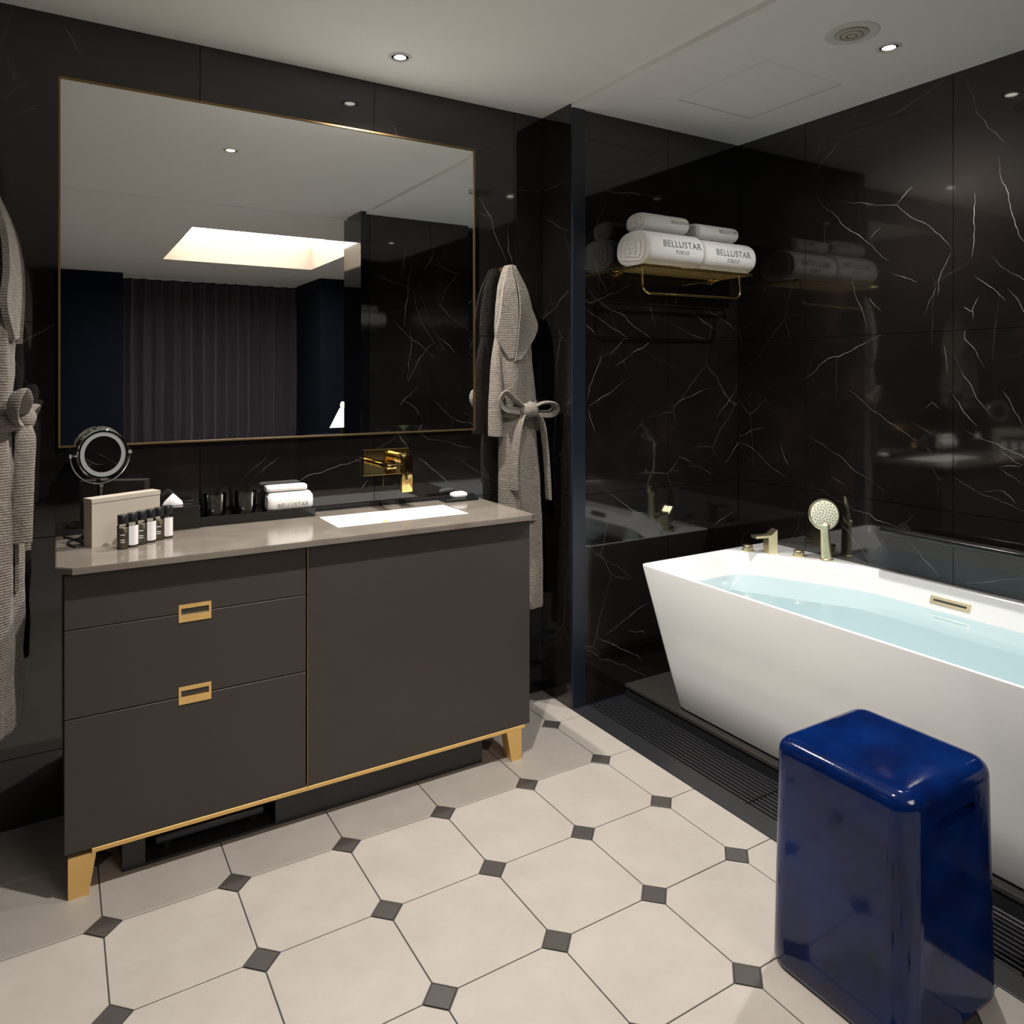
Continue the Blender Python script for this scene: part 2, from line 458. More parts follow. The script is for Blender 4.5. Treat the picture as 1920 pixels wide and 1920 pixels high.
VEINS_BATH = [
  [(1.818,1.657),(1.883,1.608),(1.951,1.578),(2.009,1.56),(2.068,1.513),(2.15,1.473)],
  [(1.803,1.584),(1.909,1.528),(1.982,1.493),(2.022,1.47)],
  [(2.022,1.468),(1.993,1.459),(1.93,1.402)],
  [(2.156,1.465),(2.046,1.408),(1.956,1.349)],
  [(1.894,1.418),(1.858,1.333),(1.823,1.252),(1.813,1.217)],
  [(1.823,1.192),(1.919,1.239),(2.035,1.304)],
  [(1.82,1.176),(1.84,1.116),(1.858,1.075)],
  [(2.241,1.553),(2.293,1.529),(2.335,1.513),(2.413,1.489),(2.474,1.475)],
  [(2.443,1.629),(2.549,1.582),(2.613,1.553),(2.652,1.527)],
  [(2.394,1.594),(2.474,1.548),(2.562,1.506)],
  [(2.247,1.179),(2.276,1.183),(2.352,1.216),(2.425,1.241),(2.502,1.261)],
  [(2.679,1.284),(2.62,1.203),(2.575,1.163),(2.537,1.114)],
  [(2.692,1.031),(2.639,0.96),(2.575,0.905)],
  [(2.299,0.97),(2.358,0.945),(2.407,0.917)],
  [(2.37,0.918),(2.425,0.912),(2.511,0.871)],
  [(1.803,1.52),(1.863,1.474)],
  [(2.134,1.616),(2.173,1.529)],
  [(1.881,0.865),(1.969,0.808),(2.06,0.749),(2.141,0.715),(2.217,0.676)],
  [(2.682,0.696),(2.579,0.667),(2.509,0.641)],
  [(1.807,0.636),(1.918,0.558),(1.995,0.513),(2.054,0.475)],
  [(2.141,0.354),(2.06,0.331),(1.988,0.298),(1.906,0.262)],
  [(1.868,0.259),(1.963,0.207),(2.074,0.145),(2.094,0.126)],
  [(1.807,0.226),(1.881,0.168),(1.937,0.152),(2.021,0.11),(2.107,0.057),(2.134,0.035)],
  [(2.021,0.257),(2.101,0.243),(2.121,0.229)],
  [(1.923,2.367),(1.986,2.335),(2.058,2.285)],
  [(1.907,2.074),(2.009,2.122),(2.066,2.145),(2.115,2.152),(2.165,2.187),(2.242,2.243)],
  [(1.809,1.849),(1.861,1.745),(1.915,1.651)],
  [(1.816,1.604),(1.9,1.632),(2.042,1.69)],
  [(1.9,2.064),(2.042,2.076),(2.191,2.07)],
]
VEINS_VANITY = [
  [(1.429,2.023),(1.487,1.952),(1.505,1.882),(1.561,1.76)],
  [(1.564,1.918),(1.568,1.821),(1.589,1.768)],
  [(1.589,2.08),(1.669,2.078),(1.732,2.083)],
  [(0.71,0.944),(0.749,0.964),(0.82,0.981),(0.88,0.997),(0.942,1.01)],
  [(1.173,1),(1.234,0.954),(1.273,0.923),(1.297,0.897)],
  [(1.166,1.097),(1.219,1.07),(1.273,1.064),(1.337,1.04),(1.402,1.032)],
  [(1.088,1.097),(1.128,1.047)],
  [(0.581,0.975),(0.654,1.036)],
  [(0.97,0.935),(0.942,0.897)],
  [(0.021,2.364),(0.037,2.333),(0.051,2.299),(0.076,2.267)],
  [(0.078,2.257),(0.152,2.278)],
  [(-0.137,2.119),(-0.12,2.122),(-0.094,2.153),(-0.044,2.173)],
  [(-0.09,2.079),(-0.042,2.1),(-0.006,2.118)],
]
VEINS_PARTITION = [
  [(2.602,1.547),(2.504,1.59),(2.415,1.654)],
  [(2.602,1.986),(2.514,1.933),(2.41,1.885)],
  [(2.597,2.085),(2.504,2.083),(2.41,2.087)],
]

# ================================================================== THE SETTING
def panel_wall(name, axis, coord, sign, seams, zs, thick, label, mat='dark_marble', veins=None, ext=(0.0, 0.0)):
    """wall whose finished face lies at axis=coord facing sign; slabs with open joints."""
    T = 0.008
    def bx(bm, a0, a1, d0, d1, z0, z1):
        lo, hi = sorted((coord - sign * d0, coord - sign * d1))
        if axis == 'Y': box(bm, a0, a1, lo, hi, z0, z1)
        else: box(bm, lo, hi, a0, a1, z0, z1)
    bm = BM(); bx(bm, seams[0] - ext[0], seams[-1] + ext[1], T, thick, zs[0], zs[-1])
    w = struct(name, bm, 'grout', label)
    g = 0.0011
    for a0, a1 in zip(seams, seams[1:]):
        for z0, z1 in zip(zs, zs[1:]):
            bm = BM(); bx(bm, a0 + g, a1 - g, 0, T, z0 + g, z1 - g)
            finish('marble_panel', bm, mat, w)
    if veins:
        bm = BM(); rnd = random.Random(name)
        for li, line in enumerate(veins):
            pts = [Vector((a, z, 0)) for a, z in line]
            for it in range(3):                     # fractal jitter
                q = []
                for p, r in zip(pts, pts[1:]):
                    d = r - p; nrm = Vector((-d.y, d.x, 0))
                    q += [p, (p + r) / 2 + nrm * rnd.uniform(-0.07, 0.07)]
                pts = q + [pts[-1]]
            n = len(pts); wd = rnd.uniform(0.0011, 0.0019)
            prev = None
            for i in range(n):
                t = (pts[min(i + 1, n - 1)] - pts[max(i - 1, 0)]).normalized(); nn = Vector((-t.y, t.x, 0))
                k = min(i, n - 1 - i) / (n * 0.35); wi = wd * min(1.0, 0.25 + k) * rnd.uniform(0.6, 1.2) / 2
                pr = []
                for sgn in (-1, 1):
                    p = pts[i] + nn * wi * sgn
                    off = coord + sign * 0.00025
                    pr.append(bm.verts.new((p.x, off, p.y) if axis == 'Y' else (off, p.x, p.y)))
                if prev: bm.faces.new((prev[0], prev[1], pr[1], pr[0]))
                prev = pr
        v_ = finish('marble_veining', bm, 'marble_vein', w); v_['kind'] = 'stuff'; v_['label'] = 'thin pale veins in the dark marble'
    return w

def random_veins(seed, a0, a1, n):
    rnd = random.Random(seed); out = []
    for _ in range(n):
        a, z = rnd.uniform(a0 + 0.05, a1 - 0.05), rnd.uniform(0.2, 2.2); th = rnd.choice((-0.7, -0.6, 0.9, 1.2, -0.9)) + rnd.uniform(-0.2, 0.2); line = [(a, z)]
        for _k in range(rnd.randint(2, 5)):
            th += rnd.uniform(-0.35, 0.35); st_ = rnd.uniform(0.05, 0.12); a += st_ * math.cos(th); z += st_ * math.sin(th)
            if a0 < a < a1 and 0.02 < z < 2.35: line.append((a, z))
            else: break
        if len(line) > 1: out.append(line)
    return out
ZS = [0.0, 0.204, 0.838, 1.472, ZC]
panel_wall('wall_vanity', 'Y', YV, -1, [XL, -0.2, 0.40, 0.996, 1.596, XP], ZS, 0.06, 'dark marble slab wall behind the mirror and vanity', veins=VEINS_VANITY, ext=(0.055, 0.055))
panel_wall('wall_partition', 'X', XP, -1, [YB + 0.004, YV], ZS, 0.06, 'short dark marble return wall between vanity and bath', veins=VEINS_PARTITION)
panel_wall('wall_bath', 'Y', YB, -1, [1.800, 2.248, XR], ZS[:-1] + [ZB], 0.06, 'dark marble wall behind the towel rack at the head of the bath', veins=VEINS_BATH, ext=(0.0, 0.07))
panel_wall('wall_right', 'X', XR, -1, [YF, 0.829, 1.434, 2.039, YB], [0.0, 0.838, 1.472, ZB], 0.08, 'long dark marble wall along the bathtub', veins=VEINS_RIGHT, ext=(0.05, 0.05))
panel_wall('wall_front', 'Y', YF, 1, [1.76, 2.20, XR], ZS[:-1] + [ZB], 0.33, 'dark marble wall at the foot of the bath', veins=random_veins(31, 1.76, XR, 34))
panel_wall('wall_left', 'X', XL, 1, [YD, 0.8, 1.4, 2.0, YV], ZS, 0.06, 'dark marble wall carrying the bathrobe beside the worktop', veins=random_veins(32, YD, YV, 50))

bm = BM(); box(bm, XP + 0.001, 1.7995, 2.392, 2.42, 0.0, ZB, 0.0015)
struct('trim_1', bm, 'navy_metal', 'dark navy metal post at the bath opening')
bm = BM(); box(bm, 1.70, 1.76, 0.165, YF, 0.0, ZC, 0.002)
struct('trim_2', bm, 'black_gloss', 'dark glossy pier at the bathroom entrance')

# ceilings
bm = BM(); box(bm, XL, XP, YD, YV, ZC, ZC + 0.12); struct('ceiling', bm, 'ceiling_paint', 'plain pale painted ceiling over the vanity')
bm = BM(); box(bm, XP + 0.0005, XR, YF, YB, ZB, ZB + 0.12); struct('ceiling_bath', bm, 'ceiling_paint', 'slightly lower pale ceiling over the bathtub')
bm = BM(); box(bm, XL, 1.70, YD - 0.035, YD, ZC - 0.012, ZC + 0.02); struct('trim_3', bm, 'ceiling_paint', 'sliding door track across the ceiling')

# floor: octagonal porcelain tiles with small dark square insets, clipped to the room
bm = BM(); box(bm, XL, XP, YD, YV, -0.05, -0.0025)
floor = struct('floor', bm, 'grout', 'beige octagonal floor tiles with small dark diamond insets')
CUT, GAP = 0.041, 0.0014
oct_ = [(CUT + GAP, GAP), (TILE - CUT - GAP, GAP), (TILE - GAP, CUT + GAP), (TILE - GAP, TILE - CUT - GAP),
        (TILE - CUT - GAP, TILE - GAP), (CUT + GAP, TILE - GAP), (GAP, TILE - CUT - GAP), (GAP, CUT + GAP)]
dia = [(-CUT + 2 * GAP, 0), (0, -CUT + 2 * GAP), (CUT - 2 * GAP, 0), (0, CUT - 2 * GAP)]
def tile(name, poly, ox, oy, mat, cache):
    world_poly = [(x + ox, y + oy) for x, y in poly]
    cp = clip_poly(world_poly, XL + 0.001, XP - 0.001, YD + 0.001, YV - 0.001)
    if len(cp) < 3: return
    full = len(cp) == len(poly) and all(abs(a[0] - c[0]) + abs(a[1] - c[1]) < 1e-9 for a, c in zip(cp, world_poly))
    if full and name in cache:
        o = cache[name][0].copy(); col.objects.link(o)
        o.location = Vector((ox, oy, 0)) - Vector(cache[name][1]); return
    bm = BM(); prism(bm, cp, -0.0025, 0.0)
    es = [e for e in bm.edges if all(v_.co.z > -1e-6 for v_ in e.verts)]
    bmesh.ops.bevel(bm, geom=es, offset=0.0009, segments=1, affect='EDGES')
    o = finish(name, bm, mat, floor)
    if full: cache[name] = (o, (ox, oy, 0))
cache = {}
for i in range(-2, 6):
    for j in range(-7, 2):
        tile('floor_tile', oct_, TX + i * TILE, TY + j * TILE, 'floor_porcelain', cache)
for i in range(-1, 6):
    for j in range(-6, 2):
        tile('inset_tile', dia, TX + i * TILE, TY + j * TILE, 'floor_inset', cache)

# bath recess floor: black threshold strip, sump under the drain grate, stone platform
bm = BM(); box(bm, XP + 0.0005, 1.806, YF, YB - 0.001, -0.05, 0.001, 0.001); struct('trim_4', bm, 'black_stone', 'black stone threshold strip beside the floor tiles')
bm = BM(); box(bm, 1.806, XR, YF, YB - 0.001, -0.06, -0.035); struct('floor_sump', bm, 'black_void', 'dark sump under the drain grate')
t = thing('tub_platform', ((2.008 + XR) / 2, (YF + YB) / 2, -0.035), 'low dark stone platform carrying the white bathtub', 'platform', kind='structure')
bm = BM(); box(bm, 2.012, XR - 0.001, YF + 0.001, YB - 0.001, -0.035, 0.028); finish('riser', bm, 'black_stone', t)
bm = BM(); box(bm, 2.006, XR - 0.001, YF + 0.001, YB - 0.001, 0.029, 0.043, 0.002); finish('top_slab', bm, 'platform_stone', t)

# drain grates, each a frame with long slats
YG = [YB - 0.003, 1.592, 0.82, YF + 0.003]
for gi, (y1, y0) in enumerate(zip(YG, YG[1:])):
    lab = ['black slatted drain grate section beneath the towel-rack wall', 'black slatted drain grate section behind the blue stool', 'black slatted drain grate section at the entrance end of the tub'][gi]
    g = thing('drain_grate', (1.906, (y0 + y1) / 2, -0.035), lab, 'grate', 'drain grate sections along the tub')
    bm = BM()
    for yy in (y0 + 0.002, y1 - 0.008): box(bm, 1.808, 2.004, yy, yy + 0.006, -0.03, -0.012)
    k = y0 + 0.15
    while k < y1 - 0.1:
        box(bm, 1.808, 2.004, k, k + 0.005, -0.03, -0.014); k += 0.15
    for xx in (1.830, 1.985): box(bm, xx, xx + 0.008, y0 + 0.01, y1 - 0.01, -0.0355, -0.03)
    finish('cross_bars', bm, 'grate_black', g)
    ns = 11
    proto = None
    for s_ in range(ns):
        x = 1.810 + s_ * (2.002 - 1.810) / ns
        if proto is None:
            bm = BM(); box(bm, x, x + 0.0085, y0 + 0.002, y1 - 0.002, -0.012, -0.001, 0.001, 1)
            proto = finish('slat', bm, 'grate_black', g); px = x
        else:
            o = proto.copy(); col.objects.link(o); o.location = (x - px, 0, 0)

# bedroom beyond the open doorway (seen in the mirror)
bm = BM(); box(bm, -1.6, 3.6, -4.15, YD, -0.05, -0.001); struct('floor_bedroom', bm, 'carpet', 'unseen pale bedroom carpet, lightened to bounce light upward')
CX0, CX1, CY0, CY1 = 0.84, 2.23, -2.41, -0.65
bm = BM()
box(bm, -1.6, CX0, -4.15, YD - 0.036, ZC, ZC + 0.3); box(bm, CX1, 3.6, -4.15, YD - 0.036, ZC, ZC + 0.3)
box(bm, CX0, CX1, -4.15, CY0, ZC, ZC + 0.3); box(bm, CX0, CX1, CY1, YD - 0.036, ZC, ZC + 0.3)
struct('ceiling_bedroom', bm, 'ceiling_paint', 'bedroom ceiling with a recessed lit coffer')
bm = BM(); box(bm, CX0 - 0.05, CX1 + 0.05, CY0 - 0.05, CY1 + 0.05, ZC + 0.24, ZC + 0.26)
cof = BM()
box(cof, CX0, CX0 + 0.006, CY0, CY1, ZC + 0.001, ZC + 0.239); box(cof, CX1 - 0.006, CX1, CY0, CY1, ZC + 0.001, ZC + 0.239)
box(cof, CX0 + 0.006, CX1 - 0.006, CY0, CY0 + 0.006, ZC + 0.001, ZC + 0.239); box(cof, CX0 + 0.006, CX1 - 0.006, CY1 - 0.006, CY1, ZC + 0.001, ZC + 0.239)
struct('trim_6', cof, 'coffer_beige', 'beige lining inside the glowing ceiling coffer')
cf = tag(finish('coffer_light', bm, 'coffer_glow'), 'large glowing rectangular ceiling coffer reflected in the mirror', 'ceiling light')
def wall_box(name, x0, x1, y0, y1, label, z1=ZC):
    bm = BM(); box(bm, x0, x1, y0, y1, 0.0, z1); struct(name, bm, 'navy_paint', label)
wall_box('wall_bedroom_back', -1.6, 3.6, -4.25, -4.15, 'navy bedroom wall behind the curtain')
wall_box('wall_bedroom_pier', -1.6, 0.60, -4.149, -3.62, 'navy bedroom wall beside the curtain')
wall_box('wall_bedroom_alcove', 2.50, 3.6, -4.149, -3.0, 'navy bedroom wall on the other side of the curtain')
wall_box('wall_bedroom_left', -1.7, -1.6, -4.25, YD, 'navy bedroom side wall')
wall_box('wall_bedroom_right', 3.6, 3.7, -4.25, YD, 'navy bedroom side wall beyond the bed')
wall_box('wall_bedroom_door', -1.6, XL - 0.001, YD - 0.07, YD, 'navy wall beside the bathroom doorway')
wall_box('wall_bedroom_headboard', 1.762, 3.6, 0.13, 0.165, 'navy bedroom wall backing onto the bath')

# ================================================================== CEILING FITTINGS
def downlight(x, y, z, power, label, angle=132, blend=1.0, lamp=True, color=WARM, r=0.037):
    t = thing('ceiling_downlight', (x, y, z), label, 'downlight', 'recessed ceiling downlights')
    bm = BM(); lathe(bm, [(r * 0.80, -0.0005), (r * 0.84, -0.0035), (r * 1.0, -0.003), (r * 1.06, -0.0005)], (x, y, z), seg=40, cap=False)
    lathe(bm, [(r * 1.06, -0.0005), (r * 0.80, -0.0005)], (x, y, z), seg=40, cap=False)
    finish('trim_ring', bm, 'plastic_white', t, smooth=40)
    bm = BM(); lathe(bm, [(r * 0.80, -0.0006), (r * 0.55, -0.0016), (r * 0.54, -0.0006)], (x, y, z), seg=40, cap=False)
    finish('reflector', bm, 'chrome', t, smooth=60)
    bm = BM(); lathe(bm, [(0, -0.0012), (r * 0.54, -0.0012), (r * 0.54, -0.0006), (0, -0.0006)], (x, y, z), seg=32, cap=False)
    finish('lamp_lens', bm, 'lamp_glow' if lamp else 'frosted_ring', t)
    if lamp:
        ld = bpy.data.lights.new('downlight_beam', 'SPOT'); ld.energy = power; ld.color = color
        ld.spot_size = math.radians(angle); ld.spot_blend = blend; ld.shadow_soft_size = 0.022
        lo = bpy.data.objects.new('downlight_beam', ld); col.objects.link(lo); lo.parent = t; lo.location = (0, 0, -0.012)
    return t
downlight(0.991, 2.352, ZC, P_SINK, 'round recessed downlight in the ceiling above the basin')
downlight(0.712, 1.44, ZC, P_MID, 'round recessed downlight in the middle of the vanity-side ceiling')
downlight(2.291, 1.428, ZB, P_BATH, 'round recessed downlight above the bathtub beside the round vent', angle=138, color=(1.0, 0.97, 0.93))
downlight(1.35, -2.75, ZC, 0, 'small unlit bedroom downlight near the curtain', lamp=False, r=0.03)
downlight(2.2, -2.95, ZC, 0, 'small unlit bedroom downlight near the navy pier', lamp=False, r=0.03)

x, y = 2.096, 1.427
t = thing('ceiling_vent', (x, y, ZB), 'round cream air vent with concentric rings in the bath ceiling', 'vent')
bm = BM(); lathe(bm, [(0.050, 0), (0.050, -0.003), (0.066, -0.006), (0.078, -0.003), (0.080, 0)], (x, y, ZB), seg=48, cap=False); finish('outer_ring', bm, 'plastic_white', t, smooth=40)
bm = BM(); lathe(bm, [(0, -0.0005), (0.050, -0.0005), (0.050, 0), (0, 0)], (x, y, ZB), seg=40, cap=False); finish('back_plate', bm, 'vent_beige', t)
for r0, r1, h in ((0.034, 0.047, 0.008), (0.017, 0.030, 0.010)):
    bm = BM(); lathe(bm, [(r0, -0.001), (r0, -h), (r1, -h + 0.002), (r1, -0.001)], (x, y, ZB), seg=40, cap=False); finish('cone_ring', bm, 'vent_beige', t, smooth=40)
bm = BM(); lathe(bm, [(0, -0.011), (0.012, -0.010), (0.013, -0.001), (0, -0.001)], (x, y, ZB), seg=24, cap=False); finish('centre_disc', bm, 'vent_beige', t, smooth=40)

t = thing('access_hatch', (2.232, 1.908, ZB), 'square flush access hatch in the bath ceiling', 'hatch')
bm = BM(); box(bm, 2.0330, 2.4345, 1.7000, 2.1195, ZB - 0.0004, ZB + 0.0); finish('shadow_gap', bm, 'grout', t)
bm = BM(); box(bm, 2.033, 2.431, 1.700, 2.116, ZB - 0.0006, ZB - 0.0004); finish('hatch_panel', bm, 'ceiling_paint', t)

# ================================================================== VANITY
VF = 2.178
VX0, VX1, VZ0, VZ1 = 0.018, 1.398, 0.103, 0.818
DV = 0.628
t = thing('vanity_cabinet', ((VX0 + VX1) / 2, 2.39, 0.0), 'dark brown veneered vanity cabinet with brass trim and feet', 'cabinet')
bm = BM(); yb0, yb1, zb0, zb1 = VF + 0.019, YV - 0.003, VZ0 + 0.012, VZ1 - 0.004
box(bm, VX0, VX0 + 0.018, yb0, yb1, zb0, zb1); box(bm, VX1 - 0.018, VX1, yb0, yb1, zb0, zb1)
box(bm, VX0 + 0.018, VX1 - 0.018, yb0, yb1, zb0, zb0 + 0.018); box(bm, VX0 + 0.018, VX1 - 0.018, yb1 - 0.012, yb1, zb0 + 0.018, zb1)
box(bm, VX0 + 0.018, VX1 - 0.018, yb0, yb0 + 0.03, zb1 - 0.018, zb1); box(bm, DV - 0.009, DV + 0.009, yb0, yb1 - 0.012, zb0 + 0.018, zb1 - 0.018)
finish('body', bm, 'veneer', t)
zsd = [(0.677, VZ1 - 0.004), (0.4535, 0.6745), (VZ0 + 0.012, 0.4505)]
drawers = []
for z0, z1 in zsd:
    bm = BM(); box(bm, VX0, DV - 0.0055, VF, VF + 0.0185, z0, z1, 0.0008, 1); drawers.append(finish('drawer', bm, 'veneer', t))
bm = BM(); box(bm, DV + 0.0025, VX1, VF, VF + 0.0185, VZ0 + 0.012, VZ1 - 0.004, 0.0008, 1); finish('door', bm, 'veneer', t)
bm = BM(); box(bm, DV - 0.0015, DV + 0.0015, VF - 0.0015, VF + 0.018, VZ0 + 0.010, VZ1 - 0.004); finish('divider_strip', bm, 'brass_dark', t)
bm = BM(); box(bm, VX0 + 0.06, VX1 - 0.02, VF - 0.001, YV - 0.003, VZ0, VZ0 + 0.0115, 0.0006, 1); finish('base_strip', bm, 'brass', t)
# recessed brass pulls straddling the drawer joints
for di, zc in ((1, 0.676), (2, 0.4555)):
    hx0, hx1 = 0.281, 0.363
    bm = BM(); z0, z1 = zc - 0.0235, zc + 0.0235
    rx0, rx1, rz0, rz1 = hx0 + 0.006, hx1 - 0.006, zc - 0.004, zc + 0.013
    Yp, Yr = VF - 0.0022, VF + 0.0045
    def q(*p): bm.faces.new([bm.verts.new(c) for c in p])
    for (a0, a1, c0, c1) in ((hx0, hx1, z0, rz0), (hx0, hx1, rz1, z1), (hx0, rx0, rz0, rz1), (rx1, hx1, rz0, rz1)):
        q((a0, Yp, c0), (a1, Yp, c0), (a1, Yp, c1), (a0, Yp, c1))
    q((rx0, Yr, rz0), (rx1, Yr, rz0), (rx1, Yr, rz1), (rx0, Yr, rz1))
    q((rx0, Yp, rz0), (rx1, Yp, rz0), (rx1, Yr, rz0), (rx0, Yr, rz0)); q((rx0, Yp, rz1), (rx1, Yp, rz1), (rx1, Yr, rz1), (rx0, Yr, rz1))
    q((rx0, Yp, rz0), (rx0, Yp, rz1), (rx0, Yr, rz1), (rx0, Yr, rz0)); q((rx1, Yp, rz0), (rx1, Yp, rz1), (rx1, Yr, rz1), (rx1, Yr, rz0))
    q((hx0, Yp, z0), (hx1, Yp, z0), (hx1, VF, z0), (hx0, VF, z0)); q((hx0, Yp, z1), (hx1, Yp, z1), (hx1, VF, z1), (hx0, VF, z1))
    q((hx0, Yp, z0), (hx0, Yp, z1), (hx0, VF, z1), (hx0, VF, z0)); q((hx1, Yp, z0), (hx1, Yp, z1), (hx1, VF, z1), (hx1, VF, z0))
    h = finish('pull_plate', bm, 'brass', drawers[di]); h['label'] = 'recessed brass drawer pull'
    bm = BM(); box(bm, rx0 + 0.002, rx1 - 0.002, VF - 0.0018, VF + 0.001, zc - 0.0135, zc - 0.0115); finish('pull_lip', bm, 'brass', drawers[di])
# feet: tapered brass wedges
def foot(xo, xi_top, xi_bot, y0, y1):
    bm = BM(); extrude_poly(bm, [(xo, y0, VZ0), (xi_top, y0, VZ0), (xi_bot, y0, 0.0), (xo + (0.004 if xi_top < xo else -0.0) * 0, y0, 0.0)], (0, y1 - y0, 0)); finish('foot', bm, 'brass', t)
for y0, y1 in ((VF, VF + 0.045), (YV - 0.06, YV - 0.015)):
    foot(0.026, 0.088, 0.071, y0, y1); foot(1.365, 1.306, 1.326, y0, y1)
# dark plinth with an open niche
PX0, PX1, PY, NX0, NX1 = 0.150, 1.238, 2.228, 0.205, 0.548
bm = BM()
box(bm, PX0, NX0, PY, YV - 0.004, 0.0005, VZ0); box(bm, NX1, PX1, PY, YV - 0.004, 0.0005, VZ0); box(bm, NX0, NX1, 2.55, YV - 0.004, 0.0005, VZ0)
box(bm, NX0, NX1, PY, 2.55, 0.0005, 0.008)
finish('plinth', bm, 'black_stone', t)
t = thing('bathroom_scale', (0.375, 2.40, 0.008), 'flat dark bathroom scale slid into the niche under the vanity', 'scale')
bm = BM(); box(bm, 0.232, 0.523, 2.255, 2.53, 0.030, 0.052, 0.006, 3); finish('platform', bm, 'scale_dark', t, smooth=40)
for px, py in ((0.26, 2.28), (0.495, 2.28), (0.26, 2.50), (0.495, 2.50)):
    bm = BM(); lathe(bm, [(0.014, 0.008), (0.018, 0.031)], (px, py, 0), seg=16); finish('foot', bm, 'black_plastic', t)

# worktop with clipped front corners and a basin cut-out
ZT = 0.838
WX0, WX1, WY0, WY1 = -0.001, 1.408, 2.146, YV - 0.002
SX0, SX1, SY0, SY1 = 0.758, 1.225, 2.292, 2.495
def ring_slab(bm, outer, inner, z0, z1):
    """slab with a hole; outer and inner outlines have the same number of points and order."""
    def R(poly, z): return [bm.verts.new((x, y, z)) for x, y in poly]
    o0, o1, i0, i1 = R(outer, z0), R(outer, z1), R(inner, z0), R(inner, z1); n = len(outer)
    for k in range(n):
        j = (k + 1) % n
        bm.faces.new((o1[k], o1[j], i1[j], i1[k])); bm.faces.new((o0[j], o0[k], i0[k], i0[j]))
        bm.faces.new((o0[k], o0[j], o1[j], o1[k])); bm.faces.new((i0[j], i0[k], i1[k], i1[j]))
ch = 0.036
outer = [(WX0 + ch, WY0), (SX0, WY0), (SX1, WY0), (WX1 - ch * 0.6, WY0), (WX1, WY0 + ch * 0.6), (WX1, SY0), (WX1, SY1), (WX1, WY1), (SX1, WY1), (SX0, WY1), (WX0, WY1), (WX0, SY1), (WX0, SY0), (WX0, WY0 + ch)]
inner = [(SX0, SY0), (SX0, SY0), (SX1, SY0), (SX1, SY0), (SX1, SY0), (SX1, SY0), (SX1, SY1), (SX1, SY1), (SX1, SY1), (SX0, SY1), (SX0, SY1), (SX0, SY1), (SX0, SY0), (SX0, SY0)]
bm = BM(); ring_slab(bm, outer, inner, ZT - 0.0165, ZT)
bmesh.ops.remove_doubles(bm, verts=bm.verts, dist=1e-6)
bmesh.ops.dissolve_degenerate(bm, edges=bm.edges, dist=1e-6)
es = [e for e in bm.edges if len(e.link_faces) == 2 and e.calc_face_angle(0) > 0.6 and all(v_.co.z > ZT - 1e-4 for v_ in e.verts)]
bmesh.ops.bevel(bm, geom=es, offset=0.002, segments=2, affect='EDGES')
t = thing('worktop', (0.70, 2.37, VZ1 - 0.004), 'polished taupe stone worktop with clipped front corners', 'worktop')
finish('slab', bm, 'taupe_stone', t)
bm = BM(); box(bm, WX0, WX1, YV - 0.012, YV - 0.0005, ZT + 0.0003, ZT + 0.013); struct('trim_5', bm, 'black_void', 'black sealing strip between worktop and marble wall')

t = thing('sink_basin', ((SX0 + SX1) / 2, (SY0 + SY1) / 2, ZT - 0.12), 'white rectangular undermount basin set in the worktop', 'basin')
def basin_ring(off, z, r=0.025): return [(x, y, z) for x, y in rrect(SX0 - 0.004 + off, SX1 + 0.004 - off, SY0 - 0.004 + off, SY1 + 0.004 - off, r, 6)]
bm = BM(); loft(bm, [basin_ring(0.012, ZT - 0.13, 0.02), basin_ring(0.0045, ZT - 0.05, 0.008), basin_ring(0.0045, ZT - 0.0012, 0.003), basin_ring(0.007, ZT - 0.0006, 0.003), basin_ring(0.0085, ZT - 0.003, 0.004), basin_ring(0.012, ZT - 0.04, 0.010), basin_ring(0.018, ZT - 0.085, 0.02), basin_ring(0.036, ZT - 0.108, 0.02), basin_ring(0.065, ZT - 0.113, 0.02)])
finish('bowl', bm, 'ceramic_white', t, smooth=50)
bm = BM(); lathe(bm, [(0, 0.004), (0.018, 0.004), (0.022, 0.001), (0.022, 0.0)], ((SX0 + SX1) / 2, 2.40, ZT - 0.113), seg=24, cap=False); finish('drain', bm, 'polished_gold', t, smooth=40)
bm = BM(); lathe(bm, [(0.006, 0.0), (0.006, 0.003), (0.011, 0.004), (0.012, 0.0)], ((SX0 + SX1) / 2, SY1 - 0.0095, ZT - 0.045), axis=(0, -1, 0.08), seg=20, cap=False); finish('overflow_ring', bm, 'polished_gold', t)

# wall faucet
t = thing('basin_faucet', (1.04, YV, 0.997), 'polished gold wall-mounted basin faucet with lever and flat plate', 'faucet')
bm = BM(); box(bm, 0.951, 1.131, YV - 0.008, YV - 0.0005, 0.949, 1.045, 0.002); finish('wall_plate', bm, 'polished_gold', t)
bm = BM(); box(bm, 0.980, 1.016, 2.438, YV - 0.007, 0.990, 1.006, 0.004, 3); sp = finish('spout', bm, 'polished_gold', t, smooth=40)
bm = BM(); lathe(bm, [(0.008, 0), (0.008, 0.004), (0.0125, 0.005), (0.0125, 0.0)], (0.998, 2.456, 0.991), axis=(0, 0, -1), seg=24, cap=False); finish('aerator', bm, 'polished_gold', sp, smooth=40)
bm = BM()
prof = [(0.0, 0.0)]
for k in range(7):
    h = 0.006 + k * 0.009; prof += [(0.019, h), (0.019, h + 0.006), (0.0172, h + 0.007), (0.0172, h + 0.0085)]
lathe(bm, prof + [(0.018, 0.072), (0, 0.074)], (1.083, YV - 0.006, 1.012), axis=(0, -1, 0), seg=32, cap=False); finish('ribbed_knob', bm, 'polished_gold', t, smooth=40)
bm = BM(); box(bm, 1.064, 1.106, 2.508, 2.524, 0.893, 1.028, 0.0025); finish('lever', bm, 'polished_gold', t, smooth=40)

